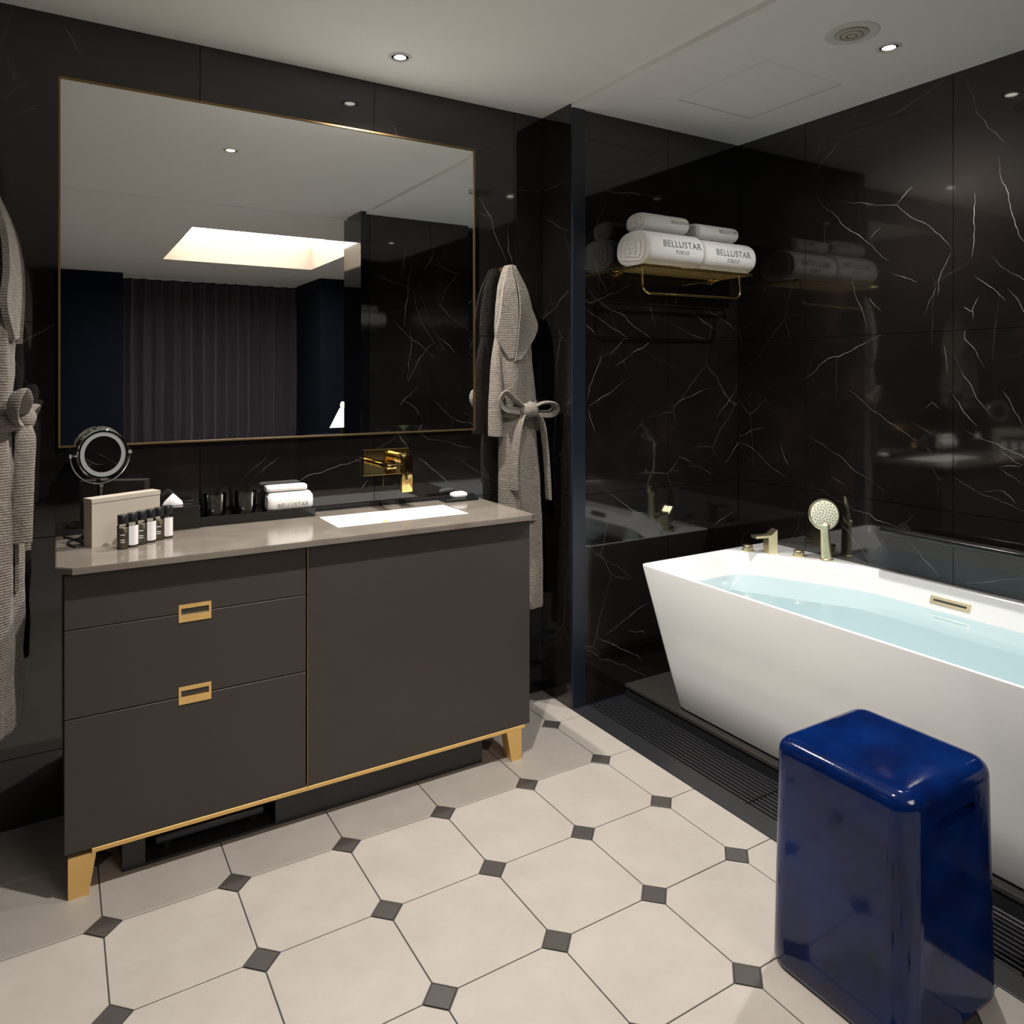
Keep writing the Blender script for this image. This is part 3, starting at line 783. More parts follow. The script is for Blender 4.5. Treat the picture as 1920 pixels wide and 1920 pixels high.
# soap dish and soap
bm = BM(); box(bm, 1.245, 1.384, 2.515, 2.588, ZT, ZT + 0.010, 0.003)
tag(finish('soap_dish', bm, 'black_lacquer', smooth=40), 'flat black soap dish on the worktop beside the basin', 'dish')
bm = BM()
rings = []
for h, o in ((0.0, 0.008), (0.004, 0.002), (0.011, 0.0), (0.018, 0.003), (0.022, 0.012)):
    rings.append([(x, y, ZT + 0.010 + h) for x, y in rrect(1.285 + o, 1.350 - o, 2.535 + o * 0.8, 2.578 - o * 0.8, 0.012, 6)])
loft(bm, rings); tag(finish('soap_bar', bm, 'soap_white', smooth=70), 'white oval soap bar on the black dish', 'soap')

# black tray, tumblers, rolled hand towels
t = thing('amenity_tray', (0.568, 2.556, ZT), 'long low black lacquer tray holding glasses and hand towels', 'tray')
TX0, TX1, TY0, TY1 = 0.388, 0.752, 2.516, 2.590
bm = BM(); box(bm, TX0, TX1, TY0, TY1, ZT, ZT + 0.022); finish('base', bm, 'black_lacquer', t)
for (a, b_, c, d) in ((TX0, TX1, TY0, TY0 + 0.004), (TX0, TX1, TY1 - 0.004, TY1), (TX0, TX0 + 0.004, TY0 + 0.004, TY1 - 0.004), (TX1 - 0.004, TX1, TY0 + 0.004, TY1 - 0.004)):
    bm = BM(); box(bm, a, b_, c, d, ZT + 0.022, ZT + 0.031); finish('rim', bm, 'black_lacquer', t)
for gx, lab in ((0.437, 'clear glass tumbler on the black tray, beside the tissue box'), (0.531, 'clear glass tumbler on the black tray, beside the rolled towels')):
    bm = BM(); zb = ZT + 0.022
    lathe(bm, [(0, 0.0), (0.029, 0.0), (0.031, 0.003), (0.0345, 0.075), (0.0325, 0.075), (0.029, 0.012), (0, 0.010)], (gx, 2.553, zb), seg=40, cap=False)
    tag(finish('drinking_glass', bm, 'clear_glass', smooth=40), lab, 'glass', 'tumblers on the black tray')
def towel_roll(name, x0, x1, yc, zb, ry, rz, label, group, mat='towel_cotton', fold=True, seed=1, sag=0.9):
    """folded-and-rolled towel, axis along X, with a layered spiral end."""
    rnd = random.Random(seed)
    t = thing(name, ((x0 + x1) / 2, yc, zb), label, 'towel', group)
    nseg = 36; rings = []; nx = 9
    def sect(k, sc):
        a = 2 * math.pi * k / nseg
        cy, sy = math.cos(a), math.sin(a)
        e = 0.84
        y = math.copysign(abs(cy) ** e, cy) * ry; z = math.copysign(abs(sy) ** e, sy) * rz
        if z < 0: z *= sag
        return y * sc, z * sc
    zc = zb + rz * sag
    xs = [x0, x0 + 0.004, x0 + 0.012] + [x0 + (x1 - x0) * q / nx for q in range(1, nx)] + [x1 - 0.012, x1 - 0.004, x1]
    scs = [0.90, 0.97, 1.0] + [1.0 + rnd.uniform(-0.005, 0.005) for _ in range(1, nx)] + [1.0, 0.97, 0.90]
    for xx, sc in zip(xs, scs):
        rings.append([(xx, yc + sect(k, sc)[0], zc + sect(k, sc)[1]) for k in range(nseg)])
    bm = BM(); loft(bm, rings); finish('towel_body', bm, mat, t, smooth=60)
    # layered folds showing on both ends: nested loops of cloth edge
    for xe, dx in ((x0, -1), (x1, 1)):
        bm = BM()
        for f in (0.72, 0.46, 0.2):
            pts = [(xe + dx * 0.0015, yc + sect(k, f)[0], zc + sect(k, f)[1] + 0.1 * rz * math.sin(k * 0.5)) for k in range(nseg)]
            sweep(bm, pts, 0.0045 * (rz / 0.07) ** 0.5, 8, cyclic=True)
        finish('rolled_edge', bm, mat, t, smooth=80)
    if fold:
        pts = [(x0 + (x1 - x0) * q / 10, yc - ry * 0.985 + 0.002 * math.sin(q), zc - rz * 0.28 + 0.0015 * math.sin(q * 1.7)) for q in range(11)]
        bm = BM(); sweep(bm, pts, 0.0035, 8); finish('hem', bm, mat, t, smooth=80)
    return t, zc
def front_text(parent, body, size, x, z, yc, zc, ry, rz, sag):
    """flat print that follows the curved front of a towel roll."""
    M = Matrix.Translation((x, yc, z)) @ Matrix.Rotation(math.radians(90), 4, 'X')
    o = text_mesh('lettering', body, size, 'print_grey', parent, M, extrude=0.0)
    bm = bmesh.new(); bm.from_mesh(o.data)
    bmesh.ops.subdivide_edges(bm, edges=[e for e in bm.edges if e.calc_length() > 0.004], cuts=2)
    bmesh.ops.triangulate(bm, faces=bm.faces)
    for v_ in bm.verts:
        dz = v_.co.z + WL[parent].z - zc
        if dz < 0: dz /= sag
        k = min(0.999, abs(dz) / rz) ** (1 / 0.84)
        v_.co.y = yc - ry * (1 - k * k) ** 0.42 - 0.0013 - WL[parent].y
    bm.to_mesh(o.data); bm.free()
ht, hz = towel_roll('hand_towel', 0.602, 0.742, 2.549, ZT + 0.022, 0.031, 0.034, 'small white rolled hand towel with grey lettering, on the black tray', 'hand towels on the tray', seed=3, fold=False)
front_text(ht, 'BELLUSTAR', 0.019, 0.678, hz - 0.008, 2.549, hz, 0.031, 0.034, 0.9)
towel_roll('hand_towel', 0.600, 0.728, 2.561, ZT + 0.022 + 0.065, 0.026, 0.012, 'small white folded hand towel lying on top of the lettered one', 'hand towels on the tray', fold=False, seed=4)

# tissue box
t = thing('tissue_box', (0.325, 2.545, ZT), 'black lacquer tissue box with a white tissue peeking out', 'tissue box')
bm = BM(); box(bm, 0.265, 0.385, 2.500, 2.592, ZT, ZT + 0.072, 0.002); finish('case', bm, 'black_lacquer', t)
bm = BM(); box(bm, 0.285, 0.365, 2.538, 2.554, ZT + 0.0722, ZT + 0.0728); finish('slot', bm, 'black_void', t)
bm = BM()
rings = []
for h, w, d in ((0.0, 0.030, 0.007), (0.012, 0.026, 0.009), (0.024, 0.014, 0.006), (0.036, 0.002, 0.001)):
    rings.append([(0.312 + w * math.cos(a), 2.546 + d * math.sin(a) * (1 + 0.3 * math.sin(3 * a)), ZT + 0.0725 + h) for a in [2 * math.pi * k / 16 for k in range(16)]])
loft(bm, rings); finish('tissue', bm, 'tissue_white', t, smooth=50)

# beige box standing at an angle, six little bottles in front
ang = math.radians(25.5); ux, uy = math.cos(ang), math.sin(ang); nx_, ny_ = -uy, ux
B0 = Vector((0.085, 2.371)); L_, D_, Hh = 0.200, 0.042, 0.135
t = thing('gift_box', (B0.x + ux * L_ / 2 + nx_ * D_ / 2, B0.y + uy * L_ / 2 + ny_ * D_ / 2, ZT), 'plain beige cardboard box standing on the worktop behind the bottles', 'box')
def bpt(a, d): return (B0.x + ux * a + nx_ * d, B0.y + uy * a + ny_ * d)
bm = BM(); prism(bm, [bpt(0, 0), bpt(L_, 0), bpt(L_, D_), bpt(0, D_)], ZT, ZT + Hh - 0.012); finish('carton', bm, 'paper_beige', t)
bm = BM(); prism(bm, [bpt(-0.0012, -0.0012), bpt(L_ + 0.0012, -0.0012), bpt(L_ + 0.0012, D_ + 0.0012), bpt(-0.0012, D_ + 0.0012)], ZT + Hh - 0.0118, ZT + Hh); finish('lid', bm, 'paper_beige', t)

def bottle(x, y, labelled, label):
    t = thing('toiletry_bottle', (x, y, ZT), label, 'bottle', 'small toiletry bottles in a row')
    bm = BM(); lathe(bm, [(0, 0.0), (0.0135, 0.0), (0.0148, 0.0015), (0.0148, 0.064), (0.012, 0.068), (0.010, 0.070), (0, 0.070)], (x, y, ZT), seg=28, cap=False); finish('bottle_body', bm, 'clear_glass', t, smooth=40)
    bm = BM(); lathe(bm, [(0, 0.002), (0.0128, 0.002), (0.0128, 0.058), (0, 0.058)], (x, y, ZT), seg=24, cap=False); finish('lotion', bm, 'liquid_pale', t, smooth=40)
    bm = BM(); lathe(bm, [(0, 0.0695), (0.0138, 0.0695), (0.0140, 0.071), (0.0140, 0.092), (0.013, 0.0935), (0, 0.0935)], (x, y, ZT), seg=28, cap=False); finish('cap', bm, 'black_plastic', t, smooth=40)
    # paper label: wraps the half facing the room, or a narrow band at the back
    a0, a1 = (-2.6, 0.9) if labelled else (-0.1, 1.4)
    bm = BM(); n = 18; rows = []
    for k in range(n + 1):
        a = a0 + (a1 - a0) * k / n
        rows.append([bm.verts.new((x + r * math.cos(a), y + r * math.sin(a), ZT + z)) for r, z in ((0.0149, 0.006), (0.0152, 0.006), (0.0152, 0.060), (0.0149, 0.060))])
    for a, c in zip(rows, rows[1:]):
        for k in range(4): bm.faces.new((a[k], a[(k + 1) % 4], c[(k + 1) % 4], c[k]))
    bm.faces.new(rows[0]); bm.faces.new(rows[-1][::-1]); finish('paper_label', bm, 'paper_white', t, smooth=40)
    if not labelled:
        bm = BM()
        for hz_ in (0.020, 0.026, 0.040):
            for k in range(6):
                a = -2.0 + 0.12 * k
                lathe(bm, [(0.0015, 0), (0.0015, 0.0003)], (x + 0.0149 * math.cos(a), y + 0.0149 * math.sin(a), ZT + hz_), axis=(math.cos(a), math.sin(a), 0), seg=5)
        finish('printed_marks', bm, 'paper_white', t)
ords = ['first', 'second', 'third', 'fourth', 'fifth', 'sixth']
for k in range(6):
    bx_, by_ = 0.158 + 0.1225 * k / 5, 2.322 + 0.092 * k / 5
    lab = ('white-labelled' if k % 2 else 'clear') + f' black-capped toiletry bottle, {ords[k]} in the row counted away from the worktop\'s clipped end'
    bottle(bx_, by_, k % 2 == 1, lab)

# round make-up mirror on a stem
MC = Vector((0.119, 2.515, 1.083)); nrm = Vector((0.40, -0.915, 0.045)).normalized()
t = thing('makeup_mirror', (MC.x, MC.y, ZT), 'round chrome tabletop make-up mirror with a frosted light ring', 'mirror')
bm = BM(); lathe(bm, [(0, -0.055), (0.045, -0.052), (0.062, -0.040), (0.070, -0.018), (0.0745, -0.012), (0.0745, 0.0), (0.071, 0.003), (0.066, 0.003), (0.0655, 0.0)], MC, axis=nrm, seg=56, cap=False); finish('housing', bm, 'chrome', t, smooth=35)
bm = BM(); lathe(bm, [(0.0655, -0.002), (0.0655, 0.0015), (0.0535, 0.0015), (0.0535, -0.002)], MC, axis=nrm, seg=56, cap=False); finish('light_ring', bm, 'frosted_ring', t, smooth=35)
bm = BM(); lathe(bm, [(0, -0.002), (0.0535, -0.002), (0.0535, 0.001), (0, 0.001)], MC, axis=nrm, seg=56, cap=False); finish('mirror_disc', bm, 'mirror_silver', t, smooth=35)
side = Vector((0, 0, 1)).cross(nrm).normalized(); upv = nrm.cross(side)
Cy = MC - nrm * 0.012
arc = [Cy + (side * math.cos(a) + Vector((0, 0, 1)) * math.sin(a)) * 0.086 for a in [math.pi + math.pi * k / 28 for k in range(29)]]
bm = BM(); sweep(bm, arc, 0.0026, 10); finish('yoke', bm, 'chrome', t, smooth=60)
for sg in (-1, 1):
    bm = BM(); lathe(bm, [(0, -0.016), (0.004, -0.014), (0.004, -0.004), (0.0065, -0.002), (0.0065, 0.003), (0.0045, 0.006), (0, 0.007)], Cy + side * sg * 0.086, axis=side * sg, seg=16, cap=False); finish('pivot_knob', bm, 'chrome', t, smooth=60)
sb = Cy - Vector((0, 0, 0.086))
bm = BM(); lathe(bm, [(0.0, 0.0), (0.006, -0.002), (0.007, -0.008), (0.0045, -0.014), (0.004, -(sb.z - ZT - 0.016)), (0, -(sb.z - ZT - 0.016))], sb, seg=18, cap=False); finish('stem', bm, 'chrome', t, smooth=60)
bm = BM(); lathe(bm, [(0, 0.0), (0.052, 0.0), (0.055, 0.003), (0.053, 0.007), (0.020, 0.014), (0.006, 0.018), (0, 0.018)], (sb.x, sb.y, ZT), seg=40, cap=False); finish('base', bm, 'chrome', t, smooth=50)
pts = smooth_path([(0.09, 2.555, ZT + 0.004), (0.06, 2.53, ZT + 0.0032), (0.03, 2.47, ZT + 0.0032), (0.045, 2.40, ZT + 0.0032), (0.07, 2.43, ZT + 0.0032), (0.05, 2.50, ZT + 0.0034), (0.02, 2.56, ZT + 0.0034)], 6)
bm = BM(); sweep(bm, pts, 0.003, 8); tag(finish('power_cord', bm, 'black_plastic', smooth=80), 'black power cord curled on the worktop behind the beige box', 'cord')

# ================================================================== WALL MIRROR
MX0, MX1, MZ0, MZ1 = 0.006, 1.409, 1.100, 2.203
t = thing('wall_mirror', ((MX0 + MX1) / 2, YV, MZ0), 'large rectangular wall mirror in a thin brass frame above the worktop', 'mirror')
f = 0.0055; yb = 2.594
bm = BM()
o_, i_ = [(MX0, MZ0), (MX1, MZ0), (MX1, MZ1), (MX0, MZ1)], [(MX0 + f, MZ0 + f), (MX1 - f, MZ0 + f), (MX1 - f, MZ1 - f), (MX0 + f, MZ1 - f)]
R_ = lambda poly, y_: [bm.verts.new((a, y_, c)) for a, c in poly]
of, ob_, inf, inb = R_(o_, yb - 0.004), R_(o_, YV - 0.0005), R_(i_, yb - 0.004), R_(i_, YV - 0.0005)
for k in range(4):
    j = (k + 1) % 4
    bm.faces.new((of[k], of[j], inf[j], inf[k])); bm.faces.new((of[k], of[j], ob_[j], ob_[k])); bm.faces.new((inf[k], inf[j], inb[j], inb[k])); bm.faces.new((ob_[k], ob_[j], inb[j], inb[k]))
finish('frame', bm, 'brass_dark', t)
bm = BM(); e, bv = 0.024, 0.0005
a0, a1, c0, c1 = MX0 + f, MX1 - f, MZ0 + f, MZ1 - f
fo = [bm.verts.new((x, yb + bv, z)) for x, z in ((a0, c0), (a1, c0), (a1, c1), (a0, c1))]
fi = [bm.verts.new((x, yb, z)) for x, z in ((a0 + e, c0 + e), (a1 - e, c0 + e), (a1 - e, c1 - e), (a0 + e, c1 - e))]
bk = [bm.verts.new((x, yb + 0.006, z)) for x, z in ((a0, c0), (a1, c0), (a1, c1), (a0, c1))]
bm.faces.new(fi)
for k in range(4):
    j = (k + 1) % 4
    bm.faces.new((fo[k], fo[j], fi[j], fi[k])); bm.faces.new((fo[k], fo[j], bk[j], bk[k]))
bm.faces.new(bk[::-1])
finish('mirror_glass', bm, 'mirror_silver', t)

# ================================================================== BATHTUB
BX0, BX1, BY0, BY1, BZ0, BZ1 = 1.941, XR - 0.002, 0.56, 2.235, 0.0435, 0.581
CTR = Vector((2.30, 1.40))
outer_t = []
base_pts = rrect(BX0, BX1, BY0, BY1, 0.030, 8)
for k in range(len(base_pts)):
    a, c = Vector(base_pts[k]), Vector(base_pts[(k + 1) % len(base_pts)])
    nseg = max(1, int((c - a).length / 0.03))
    for q_ in range(nseg): outer_t.append(a + (c - a) * q_ / nseg)
ANG = [math.atan2(p.y - CTR.y, p.x - CTR.x) for p in outer_t]
def polar(poly):
    """distance samples of a (star-shaped) outline along the fixed rays."""
    out = []
    for a in ANG:
        d = Vector((math.cos(a), math.sin(a))); best = None
        for k in range(len(poly)):
            p, q_ = Vector(poly[k]), Vector(poly[(k + 1) % len(poly)]); e_ = q_ - p
            den = d.x * e_.y - d.y * e_.x
            if abs(den) < 1e-12: continue
            w = p - CTR
            tt = (w.x * e_.y - w.y * e_.x) / den; ss = (w.x * d.y - w.y * d.x) / den
            if tt > 0 and -1e-6 <= ss <= 1 + 1e-6 and (best is None or tt > best): best = tt
        out.append(CTR + d * best)
    return out
def chaikin(poly, n):
    for _ in range(n):
        o = []
        for k in range(len(poly)):
            a, c = Vector(poly[k]), Vector(poly[(k + 1) % len(poly)]); o += [a.lerp(c, 0.22), a.lerp(c, 0.78)]
        poly = o
    return poly
def rounded(poly, r):
    """cut polygon corners by distance r then smooth."""
    o = []
    n = len(poly)
    for k in range(n):
        p, a, c = Vector(poly[k]), Vector(poly[k - 1]), Vector(poly[(k + 1) % n])
        d0, d1 = (a - p), (c - p); r0 = min(r, d0.length * 0.45); r1 = min(r, d1.length * 0.45)
        A, C_ = p + d0.normalized() * r0, p + d1.normalized() * r1
        for q_ in range(7):
            u = q_ / 6; o.append(A * (1 - u) ** 2 + p * 2 * u * (1 - u) + C_ * u * u)
    return o
in_top = rounded([(1.953, 0.575), (2.655, 0.575), (2.655, 1.74), (2.635, 1.80), (2.42, 2.222), (1.953, 2.222)], 0.035)
in_bot = rounded([(2.10, 0.80), (2.53, 0.80), (2.53, 1.72), (2.42, 2.00), (2.10, 2.00)], 0.10)
PT, PB = polar(in_top), polar(in_bot)
INNER = [(0.0, BZ1), (0.035, BZ1 - 0.006), (0.10, 0.545), (0.30, 0.485), (0.52, 0.40), (0.72, 0.30), (0.88, 0.22), (0.96, 0.185), (1.0, 0.172)]
def inner_ring(fr, z): return [(p.lerp(q_, fr).x, p.lerp(q_, fr).y, z) for p, q_ in zip(PT, PB)]
def outer_ring(z, ex=0.0):
    u = (z - BZ0) / (BZ1 - BZ0)
    x0 = 2.032 + (BX0 - 2.032) * u + ex; y1 = 2.118 + (BY1 - 2.118) * u - ex; y0 = 0.66 + (BY0 - 0.66) * u + ex; x1 = 2.64 + (BX1 - 2.64) * u - ex
    poly = rrect(x0, x1, y0, y1, 0.035, 8)
    # same topology as outer_t: map linearly
    pts = []
    for p in outer_t:
        pts.append((x0 + (p.x - BX0) / (BX1 - BX0) * (x1 - x0), y0 + (p.y - BY0) / (BY1 - BY0) * (y1 - y0), z))
    return pts
t = thing('bathtub', (2.31, 1.40, BZ0), 'white freestanding bathtub with flared straight sides, filled with water', 'bathtub')
bm = BM()
rings = [outer_ring(BZ0 + 0.004, 0.010), outer_ring(BZ0 + 0.006, 0.004), outer_ring(BZ0 + 0.012)] + [outer_ring(z) for z in (0.20, 0.38, BZ1 - 0.006)] + [outer_ring(BZ1 - 0.001, 0.0015), outer_ring(BZ1, 0.004)]
rings += [inner_ring(fr, z) for fr, z in INNER]
loft(bm, rings); finish('shell', bm, 'acrylic_white', t, smooth=38)
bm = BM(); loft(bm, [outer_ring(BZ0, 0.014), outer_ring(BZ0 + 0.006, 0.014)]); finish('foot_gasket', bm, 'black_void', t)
# overflow
def inner_pt(y, z):
    """point of the rear inner wall at given y and z."""
    for (f0, z0), (f1, z1) in zip(INNER, INNER[1:]):
        if z1 <= z <= z0: fr = f0 + (f1 - f0) * (z0 - z) / (z0 - z1)
    best = min(zip(PT, PB), key=lambda pq: abs(pq[0].lerp(pq[1], fr).y - y) + (10 if pq[0].x < 2.45 else 0))
    return best[0].lerp(best[1], fr).x
yo0, yo1, zo = 1.350, 1.492, 0.527
nrm2 = Vector((inner_pt(1.42, 0.537) - inner_pt(1.42, 0.517), 0, 0.02)).normalized(); nv = Vector((-nrm2.z, 0, nrm2.x))
Po = Vector((inner_pt(1.42, zo), 1.42, zo))
def slab_at(bm, c, hu, hv, th, lift):
    U = Vector((0, 1, 0)); V_ = nrm2
    c0 = Vector(c) + nv * lift
    extrude_poly(bm, [c0 - U * hu - V_ * hv, c0 + U * hu - V_ * hv, c0 + U * hu + V_ * hv, c0 - U * hu + V_ * hv], nv * th)
bm = BM(); slab_at(bm, Po, 0.068, 0.0135, 0.006, -0.003); ov = finish('overflow_plate', bm, 'pale_gold', t)
bm = BM(); slab_at(bm, Po, 0.056, 0.0035, 0.0008, 0.003); finish('overflow_slot', bm, 'nozzle_black', ov)

# water body
ZW = 0.497
def fr_at(z):
    for (f0, z0), (f1, z1) in zip(INNER, INNER[1:]):
        if z1 <= z <= z0: return f0 + (f1 - f0) * (z0 - z) / (z0 - z1)
    return 1.0
bm = BM()
def wring(z, ex=0.006):
    return [(x + (CTR.x - x) * 0.004, y + (CTR.y - y) * 0.004, z) for x, y, z in inner_ring(min(1, fr_at(z) + ex), z)]
rings = [wring(z) for z in (0.176, 0.20, 0.24, 0.30, 0.40, 0.45)] + [wring(ZW)]
loft(bm, rings)
tag(finish('bath_water', bm, 'bath_water', smooth=30), 'clear pale blue water filling the white bathtub', 'water')

# fittings on the corner deck
def knob(x, y, lab):
    t = thing('bath_tap_knob', (x, y, BZ1), lab, 'tap', 'round bath taps')
    bm = BM(); lathe(bm, [(0, 0), (0.024, 0), (0.024, 0.004), (0.018, 0.006), (0, 0.006)], (x, y, BZ1), seg=32, cap=False); finish('rosette', bm, 'pale_gold', t, smooth=40)
    bm = BM(); lathe(bm, [(0, 0.006), (0.0185, 0.006), (0.0205, 0.008), (0.0205, 0.022), (0.019, 0.024), (0, 0.024)], (x, y, BZ1), seg=32, cap=False); finish('handle', bm, 'pale_gold', t, smooth=40)
knob(2.475, 2.165, 'low round pale gold tap at the towel-rack end of the tub deck')
knob(2.578, 1.992, 'low round pale gold tap between the spout and the hand shower')
x, y = 2.530, 2.090
t = thing('bath_spout', (x, y, BZ1), 'pale gold deck-mounted bath spout with slanted body and flat lip', 'spout')
bm = BM()
dx, dy = -0.88, 0.30             # low end of the slanted top
sxv = Vector((dx, dy, 0)).normalized(); pv = Vector((-sxv.y, sxv.x, 0))
P0 = Vector((x, y, BZ1))
def pp(a, b_, z): return P0 + sxv * a + pv * b_ + Vector((0, 0, z))
extrude_poly(bm, [pp(-0.016, -0.021, 0), pp(0.024, -0.021, 0), pp(0.024, -0.021, 0.066), pp(-0.016, -0.021, 0.098)], pv * 0.042)
finish('body', bm, 'pale_gold', t)
lip = [Vector((x, y, BZ1 + 0.066)) + Vector((-0.86, 0.2, 0)).normalized() * a for a in (0.012, 0.086)]
lu = Vector((-0.86, 0.2, 0)).normalized(); lp = Vector((-lu.y, lu.x, 0))
bm = BM(); extrude_poly(bm, [lip[0] - lp * 0.018, lip[1] - lp * 0.018, lip[1] + lp * 0.018, lip[0] + lp * 0.018], (0, 0, 0.010)); finish('lip', bm, 'pale_gold', t)

x, y = 2.617, 1.893
t = thing('hand_shower', (x, y, BZ1), 'pale gold hand shower with a round perforated head standing on the tub deck', 'shower')
bm = BM(); lathe(bm, [(0, 0), (0.027, 0), (0.027, 0.005), (0.021, 0.008), (0.021, 0.014), (0, 0.014)], (x, y, BZ1), seg=32, cap=False); finish('deck_ring', bm, 'pale_gold', t, smooth=40)
hax = Vector((-0.06, 0.02, 1)).normalized(); hb = Vector((x, y, BZ1 + 0.010))
bm = BM(); lathe(bm, [(0, 0), (0.0200, 0), (0.0198, 0.03), (0.0188, 0.09), (0.0185, 0.112), (0.023, 0.132), (0.014, 0.142), (0, 0.142)], hb, axis=hax, seg=28, cap=False); finish('handle', bm, 'pale_gold', t, smooth=50)
HC = hb + hax * 0.172; hn = Vector((-0.52, -0.82, 0.16)).normalized()
bm = BM(); lathe(bm, [(0, -0.022), (0.036, -0.020), (0.058, -0.010), (0.062, 0.0), (0.0595, 0.004), (0.055, 0.005), (0, 0.005)], HC, axis=hn, seg=48, cap=False); hd = finish('head', bm, 'pale_gold', t, smooth=45)
hx, hy, _ = frame_for(hn)
bm = BM(); lathe(bm, [(0.0545, 0.0045), (0.0545, 0.0062), (0.0535, 0.0068), (0, 0.0068)], HC, axis=hn, seg=40, cap=False); finish('face_plate', bm, 'shower_face', hd, smooth=40)
bm = BM(); ga = math.pi * (3 - math.sqrt(5))
for k in range(62):
    r = 0.050 * math.sqrt((k + 0.6) / 62); a = ga * k
    lathe(bm, [(0.0021, 0), (0.0018, 0.0012)], HC + hn * 0.0066 + hx * (r * math.cos(a)) + hy * (r * math.sin(a)), axis=hn, seg=6)
nz_ = finish('nozzles', bm, 'nozzle_black', hd); nz_['kind'] = 'stuff'

# grab bar above the tub
GX, GZ, GY0, GY1 = 2.622, 0.742, 1.10, 1.668
t = thing('grab_bar', (XR, (GY0 + GY1) / 2, GZ), 'black horizontal grab bar on the marble wall above the tub', 'grab bar')
bm = BM(); pts = [(GX, GY1, GZ), (GX, GY1 - 0.004, GZ)] + [(GX, GY1 - 0.008 - (GY1 - GY0 - 0.016) * k / 6, GZ) for k in range(7)] + [(GX, GY0 + 0.004, GZ), (GX, GY0, GZ)]
sweep(bm, pts, [0.006, 0.0125] + [0.0145] * 7 + [0.0125, 0.006], 20); finish('rail', bm, 'black_lacquer', t, smooth=60)
for gy in (GY1 - 0.06, GY0 + 0.06):
    bm = BM(); lathe(bm, [(0.0, 0), (0.024, 0), (0.024, 0.004), (0.012, 0.008), (0.011, 0.056), (0, 0.056)], (XR - 0.0003, gy, GZ), axis=(-1, 0, 0), seg=24, cap=False); finish('bracket', bm, 'black_lacquer', t, smooth=40)

# ================================================================== TOWEL RACK
RX0, RX1, RY0, RY1, RZ = 1.938, 2.530, 2.195, YB, 1.742
t = thing('towel_rack', ((RX0 + RX1) / 2, YB, RZ), 'gold wire towel shelf with a hanging bar on the marble wall', 'towel rack')
for yy in (RY0, RY1 - 0.012):
    bm = BM(); sweep(bm, [(RX0, yy, RZ), (RX1, yy, RZ)], 0.0055, 12); finish('long_rail', bm, 'polished_gold', t, smooth=60)
for xx in (RX0, RX1):
    bm = BM(); sweep(bm, [(xx, RY0 - 0.004, RZ), (xx, RY1 - 0.006, RZ)], 0.0055, 12); finish('side_rail', bm, 'polished_gold', t, smooth=60)
for k in range(1, 6):
    yy = RY0 + (RY1 - 0.012 - RY0) * k / 6
    bm = BM(); sweep(bm, [(RX0, yy, RZ), (RX1, yy, RZ)], 0.0032, 10); finish('rod', bm, 'polished_gold', t, smooth=60)
for xx in (1.964, 2.504):
    bm = BM(); lathe(bm, [(0, 0), (0.019, 0), (0.019, 0.006), (0.011, 0.009), (0.009, 0.020), (0.012, 0.022), (0.012, 0.028), (0, 0.028)], (xx, YB - 0.0005, RZ - 0.006), axis=(0, -1, 0), seg=24, cap=False); finish('wall_mount', bm, 'polished_gold', t, smooth=40)
hb_ = smooth_path([(1.925, 2.215, RZ - 0.003), (1.922, 2.213, RZ - 0.045), (1.922, 2.210, RZ - 0.085), (1.945, 2.208, RZ - 0.106), (1.99, 2.208, RZ - 0.108), (2.20, 2.208, RZ - 0.105), (2.40, 2.208, RZ - 0.103), (2.440, 2.208, RZ - 0.101), (2.460, 2.210, RZ - 0.080), (2.462, 2.213, RZ - 0.04), (2.462, 2.215, RZ - 0.003)], 6)
hb_ = [p + Vector((0.018, 0, 0)) for p in hb_]
bm = BM(); sweep(bm, hb_, 0.0045, 12); finish('hanging_bar', bm, 'polished_gold', t, smooth=60)
zt = RZ + 0.0058
bt1, bz1 = towel_roll('bath_towel', 1.950, 2.243, 2.284, zt, 0.104, 0.076, 'large rolled white bath towel with BELLUSTAR lettering beside the wall post', 'bath towels on the gold rack', seed=11, sag=0.85, fold=False)
front_text(bt1, 'BELLUSTAR', 0.038, 2.12, bz1 + 0.018, 2.284, bz1, 0.104, 0.076, 0.85); front_text(bt1, 'TOKYO', 0.020, 2.12, bz1 - 0.012, 2.284, bz1, 0.104, 0.076, 0.85)
bt2, bz2 = towel_roll('bath_towel', 2.256, 2.556, 2.286, zt, 0.100, 0.072, 'large rolled white bath towel in the corner of the rack', 'bath towels on the gold rack', seed=12, sag=0.85, fold=False)
front_text(bt2, 'BELLUSTAR', 0.038, 2.415, bz2 + 0.012, 2.286, bz2, 0.100, 0.072, 0.85); front_text(bt2, 'TOKYO', 0.020, 2.415, bz2 - 0.018, 2.286, bz2, 0.100, 0.072, 0.85)
ft1, fz1 = towel_roll('face_towel', 1.975, 2.205, 2.292, bz1 + 0.0745, 0.066, 0.040, 'small rolled white towel on top of the lettered towel nearer the post', 'face towels stacked on bath towels', seed=13, fold=False)
front_text(ft1, 'BELLUSTAR', 0.018, 2.15, fz1 + 0.006, 2.292, fz1, 0.066, 0.040, 0.9)
ft2, fz2 = towel_roll('face_towel', 2.262, 2.492, 2.288, bz2 + 0.0705, 0.062, 0.036, 'small rolled white towel on top of the corner bath towel', 'face towels stacked on bath towels', seed=14, fold=False)
front_text(ft2, 'BELLUSTAR', 0.020, 2.425, fz2 + 0.006, 2.288, fz2, 0.062, 0.036, 0.9)

